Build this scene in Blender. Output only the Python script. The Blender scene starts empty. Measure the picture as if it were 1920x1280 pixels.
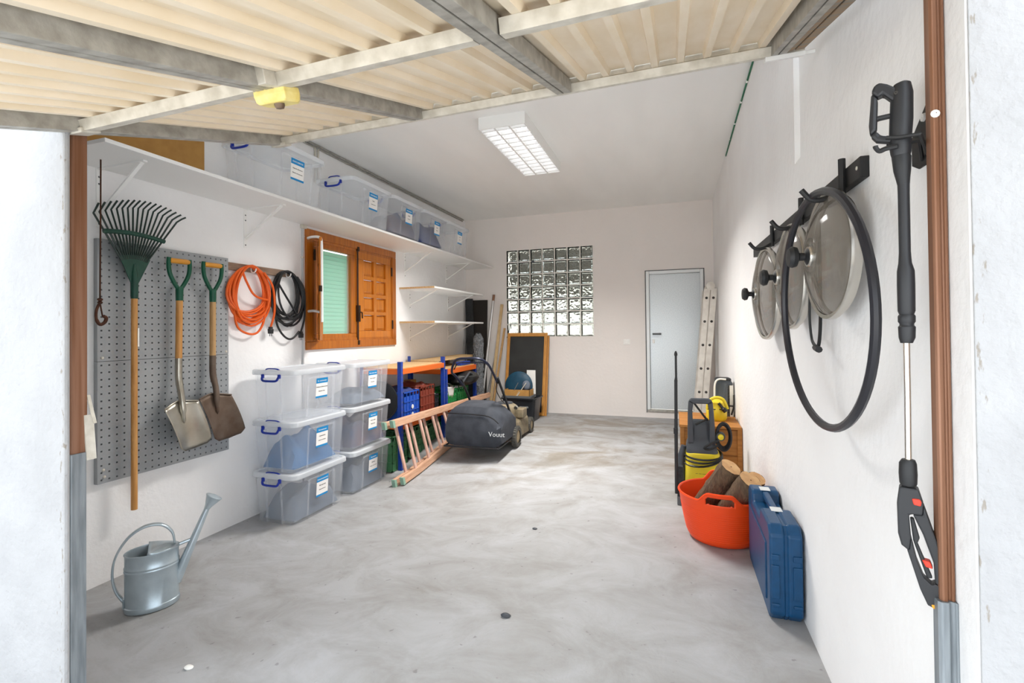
import bpy, bmesh, math, random
from mathutils import Vector, Matrix, Euler
random.seed(7)
PI = math.pi
C = bpy.context.scene.collection
sc = bpy.context.scene

# ------------------------------------------------------------------ camera
CAMH = 1.25
def set_camera():
    yaw, pit, rol = math.radians(18.71), math.radians(.65), math.radians(-.58)
    s, c = math.sin(yaw), math.cos(yaw)
    fw = Vector((-s*math.cos(pit), c*math.cos(pit), math.sin(pit)))
    rt = Vector((c, s, 0)); up = rt.cross(fw)
    r2 = rt*math.cos(rol)+up*math.sin(rol); u2 = -rt*math.sin(rol)+up*math.cos(rol)
    cd = bpy.data.cameras.new('camera'); cd.sensor_width = 36
    cd.lens = 36*901/1920; cd.shift_y = -33/1920; cd.clip_start = .05
    co = bpy.data.objects.new('camera', cd); C.objects.link(co)
    m = Matrix((r2, u2, -fw)).transposed().to_4x4(); m.translation = Vector((0, 0, CAMH))
    co.matrix_world = m; sc.camera = co
set_camera()

# ------------------------------------------------------------------ world, exposure
w = bpy.data.worlds.new('sky'); sc.world = w; w.use_nodes = True
nt = w.node_tree; bg = nt.nodes['Background']
bg.inputs[0].default_value = (.87, .935, 1.0, 1); bg.inputs[1].default_value = 1.5
sd = bpy.data.lights.new('sun', 'SUN'); sd.energy = 7; sd.angle = math.radians(2); sd.color = (1, .95, .88)
so = bpy.data.objects.new('sun', sd); C.objects.link(so)      # stands behind the building: lights the driveway, not the front
so.rotation_euler = Vector((-.25, -.62, -.75)).to_track_quat('-Z', 'Y').to_euler()
sc.view_settings.view_transform = 'Standard'; sc.view_settings.look = 'None'
sc.view_settings.gamma = 1; sc.view_settings.use_curve_mapping = False
sc.view_settings.exposure = 1.16
sc.cycles.use_denoising = True
sc.cycles.max_bounces = 12; sc.cycles.diffuse_bounces = 8; sc.cycles.transparent_max_bounces = 24
sc.cycles.transmission_bounces = 10; sc.cycles.caustics_refractive = False; sc.cycles.caustics_reflective = False
LAMP_W = 41

# ------------------------------------------------------------------ materials
def lin(h):
    v = [int(h[i:i+2], 16)/255 for i in (0, 2, 4)]
    return tuple((x/12.92 if x <= .04045 else ((x+.055)/1.055)**2.4) for x in v)+(1,)
MATS = {}
def mat(name, col, rough=.5, metal=0., var=None, scale=8., bump=0., bscale=40., trans=0., ior=1.45, emit=0., alpha=1., stretch=(1, 1, 1), detail=6., coat=0., spec=.5, thru=0.):
    """principled material; var = second colour mixed in by noise"""
    m = bpy.data.materials.new(name); m.use_nodes = True; n = m.node_tree.nodes; l = m.node_tree.links
    b = n['Principled BSDF']
    b.inputs['Base Color'].default_value = lin(col); b.inputs['Roughness'].default_value = rough
    b.inputs['Metallic'].default_value = metal; b.inputs['Transmission Weight'].default_value = trans
    b.inputs['IOR'].default_value = ior; b.inputs['Coat Weight'].default_value = coat
    b.inputs['Specular IOR Level'].default_value = spec
    if emit:
        b.inputs['Emission Color'].default_value = lin(col); b.inputs['Emission Strength'].default_value = emit
    tc = mp = None
    if var or bump:
        tc = n.new('ShaderNodeTexCoord'); mp = n.new('ShaderNodeMapping'); mp.inputs['Scale'].default_value = stretch
        l.new(tc.outputs['Object'], mp.inputs['Vector'])
    if var:
        nz = n.new('ShaderNodeTexNoise'); nz.inputs['Scale'].default_value = scale; nz.inputs['Detail'].default_value = detail
        l.new(mp.outputs[0], nz.inputs['Vector'])
        rp = n.new('ShaderNodeValToRGB'); rp.color_ramp.elements[0].position = .36; rp.color_ramp.elements[1].position = .66
        rp.color_ramp.elements[0].color = lin(col); rp.color_ramp.elements[1].color = lin(var)
        l.new(nz.outputs['Fac'], rp.inputs[0]); l.new(rp.outputs[0], b.inputs['Base Color'])
    if bump:
        nb = n.new('ShaderNodeTexNoise'); nb.inputs['Scale'].default_value = bscale; nb.inputs['Detail'].default_value = 5
        l.new(mp.outputs[0], nb.inputs['Vector'])
        bp = n.new('ShaderNodeBump'); bp.inputs['Strength'].default_value = bump; bp.inputs['Distance'].default_value = .01
        l.new(nb.outputs['Fac'], bp.inputs['Height']); l.new(bp.outputs[0], b.inputs['Normal'])
    if alpha < 1:
        out = n['Material Output']; mx = n.new('ShaderNodeMixShader'); tr = n.new('ShaderNodeBsdfTransparent')
        mx.inputs[0].default_value = alpha
        srf = b.outputs[0]
        if thru:
            tl_ = n.new('ShaderNodeBsdfTranslucent'); tl_.inputs[0].default_value = lin(col); m2 = n.new('ShaderNodeMixShader'); m2.inputs[0].default_value = thru
            l.new(b.outputs[0], m2.inputs[1]); l.new(tl_.outputs[0], m2.inputs[2]); srf = m2.outputs[0]
        l.new(tr.outputs[0], mx.inputs[1]); l.new(srf, mx.inputs[2]); l.new(mx.outputs[0], out.inputs[0])
    MATS[name] = m
    return m

mat('wall_paint', 'f2f2f2', .85, bump=.35, bscale=28, var='edecec', scale=2.2)
mat('wall_back_paint', 'efe9e5', .85, bump=.2, bscale=30, var='eae5e1', scale=1.5)
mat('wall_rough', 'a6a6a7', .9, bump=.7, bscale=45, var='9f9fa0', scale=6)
mat('ceiling_paint', 'f5f5f3', .9, bump=.15, bscale=12, var='f0f0ee', scale=3, stretch=(1, .25, 1))
mat('white_mortar', 'ebe9e2', .8)
mat('cream_sheet', 'efe1cb', .5, var='e7d6ba', scale=5, stretch=(3, 1, 1))
mat('galv', 'b3b0a8', .5, .3, var='96928a', scale=22, bump=.12, bscale=90)
mat('galv_light', 'd6d1c6', .5, .15, var='bdb7aa', scale=20, bump=.1, bscale=90)
mat('rust_steel', '8a8377', .6, .4, var='a58460', scale=9, stretch=(1, 6, 1))
mat('rust_brown', '7c5238', .4, .35, var='97705a', scale=6, stretch=(10, 10, .25))
mat('grey_sleeve', '9aa1a6', .45, .6, var='7f868b', scale=10, stretch=(6, 6, .6))
mat('yellow_lock', 'efdd92', .5, var='e3cc76', scale=30)
mat('knob_brown', '6d5a48', .4, .4)
mat('white_board', 'eeeeec', .45)
mat('raw_edge', 'cfb184', .7, var='bd9c6c', scale=60)
mat('white_metal', 'f0f0ee', .4)
mat('cardboard', 'b98c4c', .8, var='ae8145', scale=14)
mat('plastic_clear', 'f6f9fd', .2, alpha=.165, thru=.5)
mat('plastic_lid', 'f2f5f8', .3, alpha=.6, thru=.35)
mat('blue_clip', '15319c', .35)
mat('label_white', 'f3f1ee', .7)
mat('label_blue', '1787c4', .6)
mat('ink', '4a4646', .8)
mat('paper_white', 'eeeeea', .8)
mat('peg_steel', 'a3a7a9', .45, .3, var='979b9e', scale=2.5)
mat('rake_green', '1f4a3c', .4, var='1a4236', scale=20)
mat('tine', '23332e', .45)
mat('wood_ash', 'cf9a5b', .5, var='be8443', scale=5, stretch=(14, 14, .8))
mat('wood_worn', 'c19a68', .6, var='a88253', scale=6, stretch=(14, 14, .8))
mat('wood_grip', 'd8962f', .45, var='c8842a', scale=8, stretch=(14, .8, 14))
mat('grip_green', '14533d', .4)
mat('steel_bright', 'b9b4a8', .3, .85, var='a39d90', scale=6)
mat('steel_rust', '6e5f53', .55, .45, var='5e4c3f', scale=12)
mat('rust_dark', '5b3a2a', .6, .5, var='452b20', scale=30)
mat('orange_cord', 'e2601a', .45)
mat('black_rubber', '1d1e20', .45)
mat('black_plastic', '232426', .5)
mat('old_wood', '9a8270', .8, var='7b6350', scale=8, stretch=(8, 1, 8))
mat('window_wood', 'b3681c', .35, var='9a5513', scale=4, stretch=(12, 12, .8), coat=.3)
mat('shutter_wood', 'c4761f', .35, var='b1671a', scale=4, stretch=(12, 12, .8), coat=.3)
mat('iron', '3a2a20', .5, .5)
mat('blind_green', '8fcfb9', .55, alpha=.97, thru=.4)
mat('pane_glass', 'e8f4ef', .05, alpha=.16)
mat('post_blue', '1c3f9c', .4)
mat('beam_orange', 'd9661f', .4)
mat('chipboard', 'd0b183', .8, var='bf9f70', scale=70)
mat('crate_blue', '1e4fb0', .4)
mat('crate_brown', '7a3527', .5)
mat('crate_green', '2d8a4b', .45)
mat('crate_dgreen', '4d8259', .5)
mat('crate_black', '26272a', .5)
mat('wood_ladder', 'cfa68a', .7, var='bb8f72', scale=6, stretch=(10, 1, 10))
mat('wood_rung', 'dcb8a8', .7, var='c79c8b', scale=6, stretch=(10, 10, 1))
mat('green_foot', '86a593', .6)
mat('mower_bag', '31353d', .75, var='3f434b', scale=10, bump=.2, bscale=120)
mat('mower_black', '1c1c1f', .45)
mat('mower_body', '8d8068', .6, var='6a614d', scale=14)
mat('tyre', '4b4a47', .85, var='5d5a53', scale=30)
mat('hub', 'a08f72', .7)
mat('tube_blue', '23273a', .35, .3)
mat('chalk', '2b2c2c', .75, var='363736', scale=4)
mat('chalk_frame', 'c98f45', .5, var='b97f38', scale=5, stretch=(10, 10, 1))
mat('tote_black', '1f2227', .35)
mat('deep_blue', '16465e', .5, var='103a50', scale=12)
mat('cream_fabric', 'e6dcc0', .8)
mat('board_black', '26211d', .8)
mat('felt_grey', '3a3c3e', .95, var='2c2e30', scale=60, bump=.5, bscale=200)
mat('brush_fluff', '74777a', .95, var='4c4f51', scale=60)
mat('pole_metal', 'd2d3d3', .3, .6)
mat('plank', 'cbb086', .7, var='b99c70', scale=6, stretch=(12, 12, .8))
mat('door_zinc', 'dde2e4', .32, .3, var='ccd3d6', scale=90, detail=3)
mat('door_frame_m', 'e3e7e8', .4, .2)
mat('dark_gap', '5e6265', .6)
mat('alu', 'dfdad1', .45, .2, var='cdc7be', scale=12)
mat('alu_hole', '33302d', .7)
mat('switch_white', 'f2f1ee', .4)
mat('crate_wood', 'b57b3a', .55, var='9c642b', scale=4, stretch=(1, 12, 12))
mat('washer_grey', '42464c', .5)
mat('washer_yellow', 'e0cb2e', .4)
mat('steamer_white', 'e8e6df', .35)
mat('smoke_tank', '4a5157', .15, alpha=.8)
mat('bucket_orange', 'f04a14', .42)
mat('bark', '74604a', .9, var='58483a', scale=18, bump=1., bscale=30, stretch=(4, 4, 1))
mat('log_end', 'd0a878', .8, var='bd9265', scale=22)
mat('case_blue', '0c4670', .4, var='0a3f66', scale=30)
mat('sticker', 'd6dadb', .5)
mat('black_metal', '1f1f20', .55)
mat('lid_glass', '7d766c', .05, alpha=.55)
mat('lid_rim', 'c8c4bc', .25, .9)
mat('hoop_black', '25252b', .35)
mat('gun_black', '26272a', .45)
mat('gun_red', 'e03a26', .45)
mat('gun_orange', 'f0a020', .5)
mat('chrome', 'd8d3c8', .15, .95)
mat('can_steel', 'c2cfd6', .33, .55, var='aebcc4', scale=9, bump=.05, bscale=60)
mat('can_inside', '3a5a70', .4, .6)
mat('green_wire', '1e6a4a', .5)
mat('grey_conduit', 'c2c4c6', .4)
mat('lamp_white', 'f1f1ef', .4)
mat('lamp_tube', 'ffffff', .4, emit=.9)
mat('lamp_reflector', 'e9e9e9', .35)
mat('cloth_blue', '35486a', .9, var='6a5a60', scale=4)
mat('cloth_steel', '3f6f9f', .9)
mat('cloth_navy', '1f2f66', .9, var='3c4670', scale=6)
mat('cloth_grey', '6a7482', .9)
mat('backdrop_dark', '3f3a33', .9, var='2e2a25', scale=3)
mat('backdrop_pale', 'f6f2ea', .9)
mat('driveway', 'dcdbd9', .9, var='d2d1ce', scale=3)

def floor_mat():
    m = mat('concrete', 'a9a8a6', .62); n = m.node_tree.nodes; l = m.node_tree.links; b = n['Principled BSDF']
    tc = n.new('ShaderNodeTexCoord')
    def noise(sc_, det, rough, dist, st=(1, 1, 1), rot=0):
        mp = n.new('ShaderNodeMapping'); mp.inputs['Scale'].default_value = st; mp.inputs['Rotation'].default_value = (0, 0, rot)
        l.new(tc.outputs['Object'], mp.inputs[0])
        z = n.new('ShaderNodeTexNoise'); z.inputs['Scale'].default_value = sc_; z.inputs['Detail'].default_value = det
        z.inputs['Roughness'].default_value = rough; z.inputs['Distortion'].default_value = dist
        l.new(mp.outputs[0], z.inputs['Vector']); return z
    def ramp(z, a, ca, b_, cb):
        r = n.new('ShaderNodeValToRGB'); e = r.color_ramp.elements
        e[0].position = a; e[0].color = ca; e[1].position = b_; e[1].color = cb; l.new(z.outputs['Fac'], r.inputs[0]); return r
    big = ramp(noise(.9, 8, .62, .6, (1, .7, 1)), .3, lin('8f8e8b'), .62, lin('a8a9ac'))
    trow = ramp(noise(2.6, 10, .68, .7, (1, 1.5, 1), .6), .36, lin('8b8985'), .62, lin('b4b6ba'))
    mx = n.new('ShaderNodeMix'); mx.data_type = 'RGBA'; mx.blend_type = 'MIX'; mx.inputs[0].default_value = .5
    l.new(big.outputs[0], mx.inputs[6]); l.new(trow.outputs[0], mx.inputs[7])
    # brown oily stain in the middle of the back half
    spot = ramp(noise(26, 2, .5, .2), .70, (1, 1, 1, 1), .76, (.42, .4, .38, 1))
    m2 = n.new('ShaderNodeMix'); m2.data_type = 'RGBA'; m2.blend_type = 'MULTIPLY'; m2.inputs[0].default_value = .55
    l.new(mx.outputs[2], m2.inputs[6]); l.new(spot.outputs[0], m2.inputs[7])
    sp = n.new('ShaderNodeSeparateXYZ'); l.new(tc.outputs['Object'], sp.inputs[0])
    mr = n.new('ShaderNodeMapRange'); mr.inputs[1].default_value = 3.2; mr.inputs[2].default_value = 4.8; l.new(sp.outputs['Y'], mr.inputs[0])
    st = ramp(noise(1.3, 6, .65, .8, (1, 1.6, 1)), .46, (0, 0, 0, 1), .62, (1, 1, 1, 1))
    mu = n.new('ShaderNodeMath'); mu.operation = 'MULTIPLY'; l.new(mr.outputs[0], mu.inputs[0]); l.new(st.outputs[0], mu.inputs[1])
    m3 = n.new('ShaderNodeMix'); m3.data_type = 'RGBA'; m3.blend_type = 'MULTIPLY'; m3.inputs[7].default_value = (.66, .59, .49, 1)
    l.new(mu.outputs[0], m3.inputs[0]); l.new(m2.outputs[2], m3.inputs[6])
    l.new(m3.outputs[2], b.inputs['Base Color'])
    bp = n.new('ShaderNodeBump'); bp.inputs['Strength'].default_value = .25; bp.inputs['Distance'].default_value = .01
    l.new(noise(9, 8, .7, .5).outputs['Fac'], bp.inputs['Height']); l.new(bp.outputs[0], b.inputs['Normal'])
floor_mat()
def jamb_wear():
    m = MATS['wall_rough']; n = m.node_tree.nodes; l = m.node_tree.links; b = n['Principled BSDF']; src = b.inputs['Base Color'].links[0].from_socket
    tc = n.new('ShaderNodeTexCoord'); sp = n.new('ShaderNodeSeparateXYZ'); l.new(tc.outputs['Object'], sp.inputs[0])
    def mth(op, a, bb=None):
        k = n.new('ShaderNodeMath'); k.operation = op; k.use_clamp = False
        for i, v in ((0, a), (1, bb)):
            if v is None: continue
            if isinstance(v, (int, float)): k.inputs[i].default_value = v
            else: l.new(v, k.inputs[i])
        return k.outputs[0]
    band = None
    for c_, wd in ((-1.982, .03), (.512, .02)):
        e = mth('SUBTRACT', 1., mth('DIVIDE', mth('ABSOLUTE', mth('SUBTRACT', sp.outputs['X'], c_)), wd)); band = e if band is None else mth('MAXIMUM', band, e)
    nz = n.new('ShaderNodeTexNoise'); nz.inputs['Scale'].default_value = 70; nz.inputs['Detail'].default_value = 6
    mp = n.new('ShaderNodeMapping'); mp.inputs['Scale'].default_value = (1.5, 1, .45); l.new(tc.outputs['Object'], mp.inputs[0]); l.new(mp.outputs[0], nz.inputs['Vector'])
    k = mth('MULTIPLY', mth('SUBTRACT', mth('ADD', nz.outputs['Fac'], mth('MULTIPLY', band, .12)), .70), 14.); cl = n.new('ShaderNodeClamp'); l.new(k, cl.inputs[0])
    g = mth('GREATER_THAN', band, .02); kk = mth('MULTIPLY', cl.outputs[0], g)
    mx = n.new('ShaderNodeMix'); mx.data_type = 'RGBA'; mx.inputs[7].default_value = lin('8a847c'); l.new(kk, mx.inputs[0]); l.new(src, mx.inputs[6]); l.new(mx.outputs[2], b.inputs['Base Color'])
jamb_wear()

def block_mat():
    m = mat('block_glass', 'dfe6df', .06, trans=1., ior=1.45); n = m.node_tree.nodes; l = m.node_tree.links; b = n['Principled BSDF']
    tc = n.new('ShaderNodeTexCoord'); oi = n.new('ShaderNodeObjectInfo')
    ad = n.new('ShaderNodeVectorMath'); ad.operation = 'ADD'
    cm = n.new('ShaderNodeCombineXYZ'); ml = n.new('ShaderNodeMath'); ml.operation = 'MULTIPLY'; ml.inputs[1].default_value = 40
    l.new(oi.outputs['Random'], ml.inputs[0]); l.new(ml.outputs[0], cm.inputs[0]); l.new(ml.outputs[0], cm.inputs[2])
    l.new(tc.outputs['Object'], ad.inputs[0]); l.new(cm.outputs[0], ad.inputs[1])
    wv = n.new('ShaderNodeTexVoronoi'); wv.inputs['Scale'].default_value = 26; l.new(ad.outputs[0], wv.inputs['Vector'])
    bp = n.new('ShaderNodeBump'); bp.inputs['Strength'].default_value = 1; bp.inputs['Distance'].default_value = .012
    l.new(wv.outputs['Distance'], bp.inputs['Height']); l.new(bp.outputs[0], b.inputs['Normal'])
block_mat()

# ------------------------------------------------------------------ mesh helpers
WM = {}
class MB:
    def __init__(s): s.bm = bmesh.new()
    def box(s, x0, x1, y0, y1, z0, z1, M=None):
        v = [s.bm.verts.new((x, y, z)) for z in (z0, z1) for y in (y0, y1) for x in (x0, x1)]
        for f in ((0, 2, 3, 1), (4, 5, 7, 6), (0, 1, 5, 4), (2, 6, 7, 3), (0, 4, 6, 2), (1, 3, 7, 5)): s.bm.faces.new([v[i] for i in f])
        if M is not None:
            for a in v: a.co = M @ a.co
        return s
    def cbox(s, c, d, M=None):
        return s.box(c[0]-d[0]/2, c[0]+d[0]/2, c[1]-d[1]/2, c[1]+d[1]/2, c[2]-d[2]/2, c[2]+d[2]/2, M)
    def loft(s, rings, caps=True, closed=True, loop=False):
        R = [[s.bm.verts.new(p) for p in r] for r in rings]; n = len(R[0])
        pairs = list(zip(R, R[1:]))+([(R[-1], R[0])] if loop else [])
        for a, b in pairs:
            for i in range(n if closed else n-1):
                j = (i+1) % n
                try: s.bm.faces.new((a[i], a[j], b[j], b[i]))
                except ValueError: pass
        if caps and not loop:
            s.bm.faces.new(R[0][::-1]); s.bm.faces.new(R[-1])
        return s
    def tube(s, pts, r, n=8, closed=False, caps=True, flat=None):
        pts = [Vector(p) for p in pts]; N = len(pts); rings = []; prev = None
        for i, p in enumerate(pts):
            if closed: t = pts[(i+1) % N]-pts[i-1]
            else: t = pts[min(i+1, N-1)]-pts[max(i-1, 0)]
            t.normalize()
            if prev is None:
                a = Vector((0, 0, 1)) if abs(t.z) < .9 else Vector((1, 0, 0))
                u = t.cross(a).normalized()
            else:
                u = prev-t*prev.dot(t)
                u = u.normalized() if u.length > 1e-6 else t.orthogonal().normalized()
            prev = u; v = t.cross(u); rr = r[i] if isinstance(r, (list, tuple)) else r
            fl = flat or 1.
            rings.append([p+(u*math.cos(k*2*PI/n)+v*math.sin(k*2*PI/n)*fl)*rr for k in range(n)])
        return s.loft(rings, caps=caps and not closed, loop=closed)
    def bar(s, p, q, wd, th, up=(0, 0, 1)):
        p, q = Vector(p), Vector(q); t = (q-p).normalized(); up = Vector(up)
        a = t.cross(up).normalized(); b = a.cross(t).normalized()
        return s.loft([[c+a*i*wd/2+b*j*th/2 for i, j in ((-1, -1), (1, -1), (1, 1), (-1, 1))] for c in (p, q)])
    def lathe(s, prof, n=24, M=None, caps=False, sx=1., sy=1.):
        rings = []
        for r, z in prof:
            ring = [Vector((r*sx*math.cos(k*2*PI/n), r*sy*math.sin(k*2*PI/n), z)) for k in range(n)]
            if M is not None: ring = [M @ p for p in ring]
            rings.append(ring)
        return s.loft(rings, caps=caps)
    def prism(s, poly, o, ux, uy, dv):
        o, ux, uy, dv = Vector(o), Vector(ux), Vector(uy), Vector(dv)
        a = [o+ux*x+uy*y for x, y in poly]
        return s.loft([a, [p+dv for p in a]])
    def grid(s, f, nu, nv):
        V = [[s.bm.verts.new(f(i/nu, j/nv)) for j in range(nv+1)] for i in range(nu+1)]
        for i in range(nu):
            for j in range(nv): s.bm.faces.new((V[i][j], V[i+1][j], V[i+1][j+1], V[i][j+1]))
        return s
    def mesh(s, name, material, smooth=False, inv=None, recalc=True):
        if inv is not None: bmesh.ops.transform(s.bm, matrix=inv, verts=s.bm.verts)
        if recalc: bmesh.ops.recalc_face_normals(s.bm, faces=s.bm.faces)
        if smooth:
            for f in s.bm.faces: f.smooth = True
            for e in s.bm.edges:
                if len(e.link_faces) == 2 and e.calc_face_angle(0) > .65: e.smooth = False
        me = bpy.data.meshes.new(name); s.bm.to_mesh(me); s.bm.free()
        me.materials.append(MATS[material]); return me
    def build(s, name, material, parent=None, smooth=False, bevel=0, seg=2, sub=0, solid=0, world=True, recalc=True):
        inv = WM[parent.name].inverted() if (parent is not None and world) else None
        o = bpy.data.objects.new(name, s.mesh(name, material, smooth, inv, recalc)); C.objects.link(o)
        if parent is not None: o.parent = parent; WM[o.name] = WM[parent.name]
        else: WM[o.name] = Matrix.Identity(4)
        if solid:
            d = o.modifiers.new('solid', 'SOLIDIFY'); d.thickness = solid; d.offset = 0
        if bevel:
            d = o.modifiers.new('bevel', 'BEVEL'); d.width = bevel; d.segments = seg; d.limit_method = 'ANGLE'; d.angle_limit = .7
        if sub:
            d = o.modifiers.new('sub', 'SUBSURF'); d.levels = d.render_levels = sub
        return o
def tag(o, label, cat, group=None):
    o['label'] = label; o['category'] = cat
    if group: o['group'] = group
    return o
def struct(o):
    o['kind'] = 'structure'; return o
def T(name, label, cat, loc=(0, 0, 0), rz=0, group=None, rot=None):
    o = bpy.data.objects.new(name, None); C.objects.link(o)
    o.location = loc; o.rotation_euler = rot or (0, 0, rz); o.empty_display_size = .1
    WM[o.name] = Matrix.LocRotScale(Vector(loc), Euler(rot or (0, 0, rz)), None)
    if label: tag(o, label, cat, group)
    return o
def E0(name, loc=(0, 0, 0)):
    return T(name, None, None, loc)
def link_copy(mesh_obj, parent, M):
    o = mesh_obj.copy(); C.objects.link(o); o.parent = parent; o.matrix_basis = WM[parent.name].inverted() @ M; return o
def dup(root, loc, rz, label, group=None):
    r = root.copy(); C.objects.link(r); r.location = loc; r.rotation_euler = (0, 0, rz); r['label'] = label
    if group: r['group'] = group
    for ch in list(root.children):
        c = ch.copy(); C.objects.link(c); c.parent = r
        for g in ch.children:
            d = g.copy(); C.objects.link(d); d.parent = c
    return r
def text(name, string, size, M, material, parent, align='LEFT', space=1., world=True, depth=0.0004):
    cu = bpy.data.curves.new(name, 'FONT'); cu.body = string; cu.size = size; cu.align_x = align; cu.extrude = depth; cu.resolution_u = 2
    cu.space_character = space
    ob = bpy.data.objects.new(name+'_tmp', cu)
    me = bpy.data.meshes.new_from_object(ob); bpy.data.objects.remove(ob)
    me.transform((WM[parent.name].inverted() if world else Matrix.Identity(4)) @ M); me.materials.clear(); me.materials.append(MATS[material])
    o = bpy.data.objects.new(name, me); C.objects.link(o); o.parent = parent; WM[o.name] = WM[parent.name]; return o
def frame(o, ux, uy):
    ux = Vector(ux).normalized(); uy = Vector(uy); uy = (uy-ux*uy.dot(ux)).normalized(); uz = ux.cross(uy)
    m = Matrix((ux, uy, uz)).transposed().to_4x4(); m.translation = Vector(o); return m
def arc(c, r, a0, a1, n, ux=(1, 0, 0), uy=(0, 0, 1)):
    c, ux, uy = Vector(c), Vector(ux), Vector(uy)
    return [c+ux*r*math.cos(a0+(a1-a0)*i/n)+uy*r*math.sin(a0+(a1-a0)*i/n) for i in range(n+1)]
def smooth_path(pts, n=6):
    P = [Vector(p) for p in pts]; P = [P[0]*2-P[1]]+P+[P[-1]*2-P[-2]]; out = []
    for i in range(1, len(P)-2):
        a, b, c, d = P[i-1:i+3]
        for k in range(n):
            t = k/n
            out.append(.5*((2*b)+(c-a)*t+(2*a-5*b+4*c-d)*t*t+(3*b-a-3*c+d)*t**3))
    out.append(P[-2]); return out
def rrect(hx, hy, r, z, n=4, cx=0, cy=0):
    o = []
    for (sx, sy, a) in ((1, 1, 0), (-1, 1, PI/2), (-1, -1, PI), (1, -1, 1.5*PI)):
        for k in range(n+1):
            t = a+PI/2*k/n; o.append(Vector((cx+sx*(hx-r)+r*math.cos(t), cy+sy*(hy-r)+r*math.sin(t), z)))
    return o

XL, XR, YB, ZC = -3.131, .504, 6.981, 2.972
def sm(t): t = max(0, min(1, t)); return t*t*(3-2*t)
def gz(x, y): return -.185*sm((-.4-x)/2.2)*sm((5.6-y)/1.9)

# ------------------------------------------------------------------ the room shell
def wall(name, material, plane, c0, c1, a, b, holes=()):
    """slab on plane 'x' or 'y' from c0 to c1, spanning a=(a0,a1), b=(z0,z1), minus rectangular holes"""
    m = MB(); A = sorted({*a, *[h[0] for h in holes], *[h[1] for h in holes]}); Bz = sorted({*b, *[h[2] for h in holes], *[h[3] for h in holes]})
    for i in range(len(A)-1):
        for j in range(len(Bz)-1):
            ca, cb = (A[i]+A[i+1])/2, (Bz[j]+Bz[j+1])/2
            if any(h[0] < ca < h[1] and h[2] < cb < h[3] for h in holes): continue
            if plane == 'x': m.box(c0, c1, A[i], A[i+1], Bz[j], Bz[j+1])
            else: m.box(A[i], A[i+1], c0, c1, Bz[j], Bz[j+1])
    bmesh.ops.remove_doubles(m.bm, verts=m.bm.verts, dist=1e-5)
    return struct(m.build(name, material))
m = MB(); m.grid(lambda u, v: (XL-.3+(XR+.5-XL+.3)*u, 1.1+(YB+.1-1.1)*v, gz(XL-.3+(XR+.5-XL+.3)*u, 1.1+(YB+.1-1.1)*v)), 48, 60)
struct(m.build('floor', 'concrete', smooth=True))
m = MB(); m.grid(lambda u, v: (-9+16*u, -9+10.1*v, gz(-9+16*u, 1.1)-.004), 40, 6)
struct(m.build('floor_driveway', 'driveway', smooth=True))
m = MB(); m.box(XL-.2, XR+.3, 1.05, YB+.2, ZC, ZC+.15)
struct(m.build('ceiling', 'ceiling_paint'))
WIN = (3.50, 4.90, 1.105, 2.155)
wall('wall_left', 'wall_paint', 'x', XL-.2, XL, (1.05, YB+.2), (-.5, ZC+.1), [WIN])
GB = (-2.450, -1.110, 1.134, 2.464)
DO = (-.377, .376, .080, 2.044)
wall('wall_back', 'wall_back_paint', 'y', YB, YB+.2, (XL-.2, XR+.3), (-.3, ZC+.1), [GB, DO])
# right wall: thinner above the ledge near the door
m = MB(); m.box(XR, XR+.25, 1.082, YB+.1, -.3, 1.955); m.box(XR, XR+.25, 2.37, YB+.1, 1.955, ZC+.1); m.box(XR+.022, XR+.25, 1.082, 2.37, 1.955, ZC+.1)
struct(m.build('wall_right', 'wall_paint'))
# front wall: left pier, right pier, lintel (plaster outside)
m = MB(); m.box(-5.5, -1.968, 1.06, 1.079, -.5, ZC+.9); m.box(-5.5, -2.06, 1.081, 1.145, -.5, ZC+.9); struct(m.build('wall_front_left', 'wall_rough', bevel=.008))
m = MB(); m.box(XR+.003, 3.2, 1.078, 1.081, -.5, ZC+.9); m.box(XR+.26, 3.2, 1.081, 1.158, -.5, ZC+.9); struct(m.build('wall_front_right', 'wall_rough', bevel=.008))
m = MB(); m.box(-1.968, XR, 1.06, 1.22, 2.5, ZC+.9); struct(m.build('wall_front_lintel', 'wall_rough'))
# added walls make the upper glass blocks dark, the lower bright; then yard ground
m = MB(); m.box(-6, 3, 9.2, 9.4, 1.80, 3.6); struct(m.build('wall_backdrop_upper', 'backdrop_dark'))
m = MB(); m.box(-6, 3, 9.15, 9.4, -.5, 1.80); struct(m.build('wall_backdrop_lower', 'backdrop_pale'))
m = MB(); m.box(-9, XL-.2, 1.3, 12, -.5, -.3); m.box(-9, 4, YB+.2, 12, -.5, -.3); struct(m.build('floor_yard', 'driveway'))

# glass block panel
m = MB(); px, pz = (GB[1]-GB[0])/7, (GB[3]-GB[2])/7; j = .007
for i in range(8): xx = GB[0]+i*px; m.box(max(GB[0], xx-j), min(GB[1], xx+j), YB-.004, YB+.09, GB[2], GB[3])
for i in range(8): zz = GB[2]+i*pz; m.box(GB[0], GB[1], YB-.002, YB+.088, max(GB[2], zz-j), min(GB[3], zz+j))
win2 = struct(m.build('window_2', 'white_mortar'))
m = MB(); hx, hz = px/2-j, pz/2-j
def rq(k, y): return [Vector((sx*hx*k, y, sz*hz*k)) for sx, sz in ((-1, -1), (1, -1), (1, 1), (-1, 1))]
m.loft([rq(.98, .0), rq(.80, .012), rq(.74, .004)], caps=False); m.bm.faces.new([m.bm.verts.new(p) for p in rq(.74, .004)])
m.loft([rq(.98, 0), rq(1, .004), rq(1, .078), rq(.98, .08)], caps=False); m.bm.faces.new([m.bm.verts.new(p) for p in rq(.98, .08)])
bmesh.ops.remove_doubles(m.bm, verts=m.bm.verts, dist=1e-5)
gb = m.build('glass_block', 'block_glass', win2)
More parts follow.
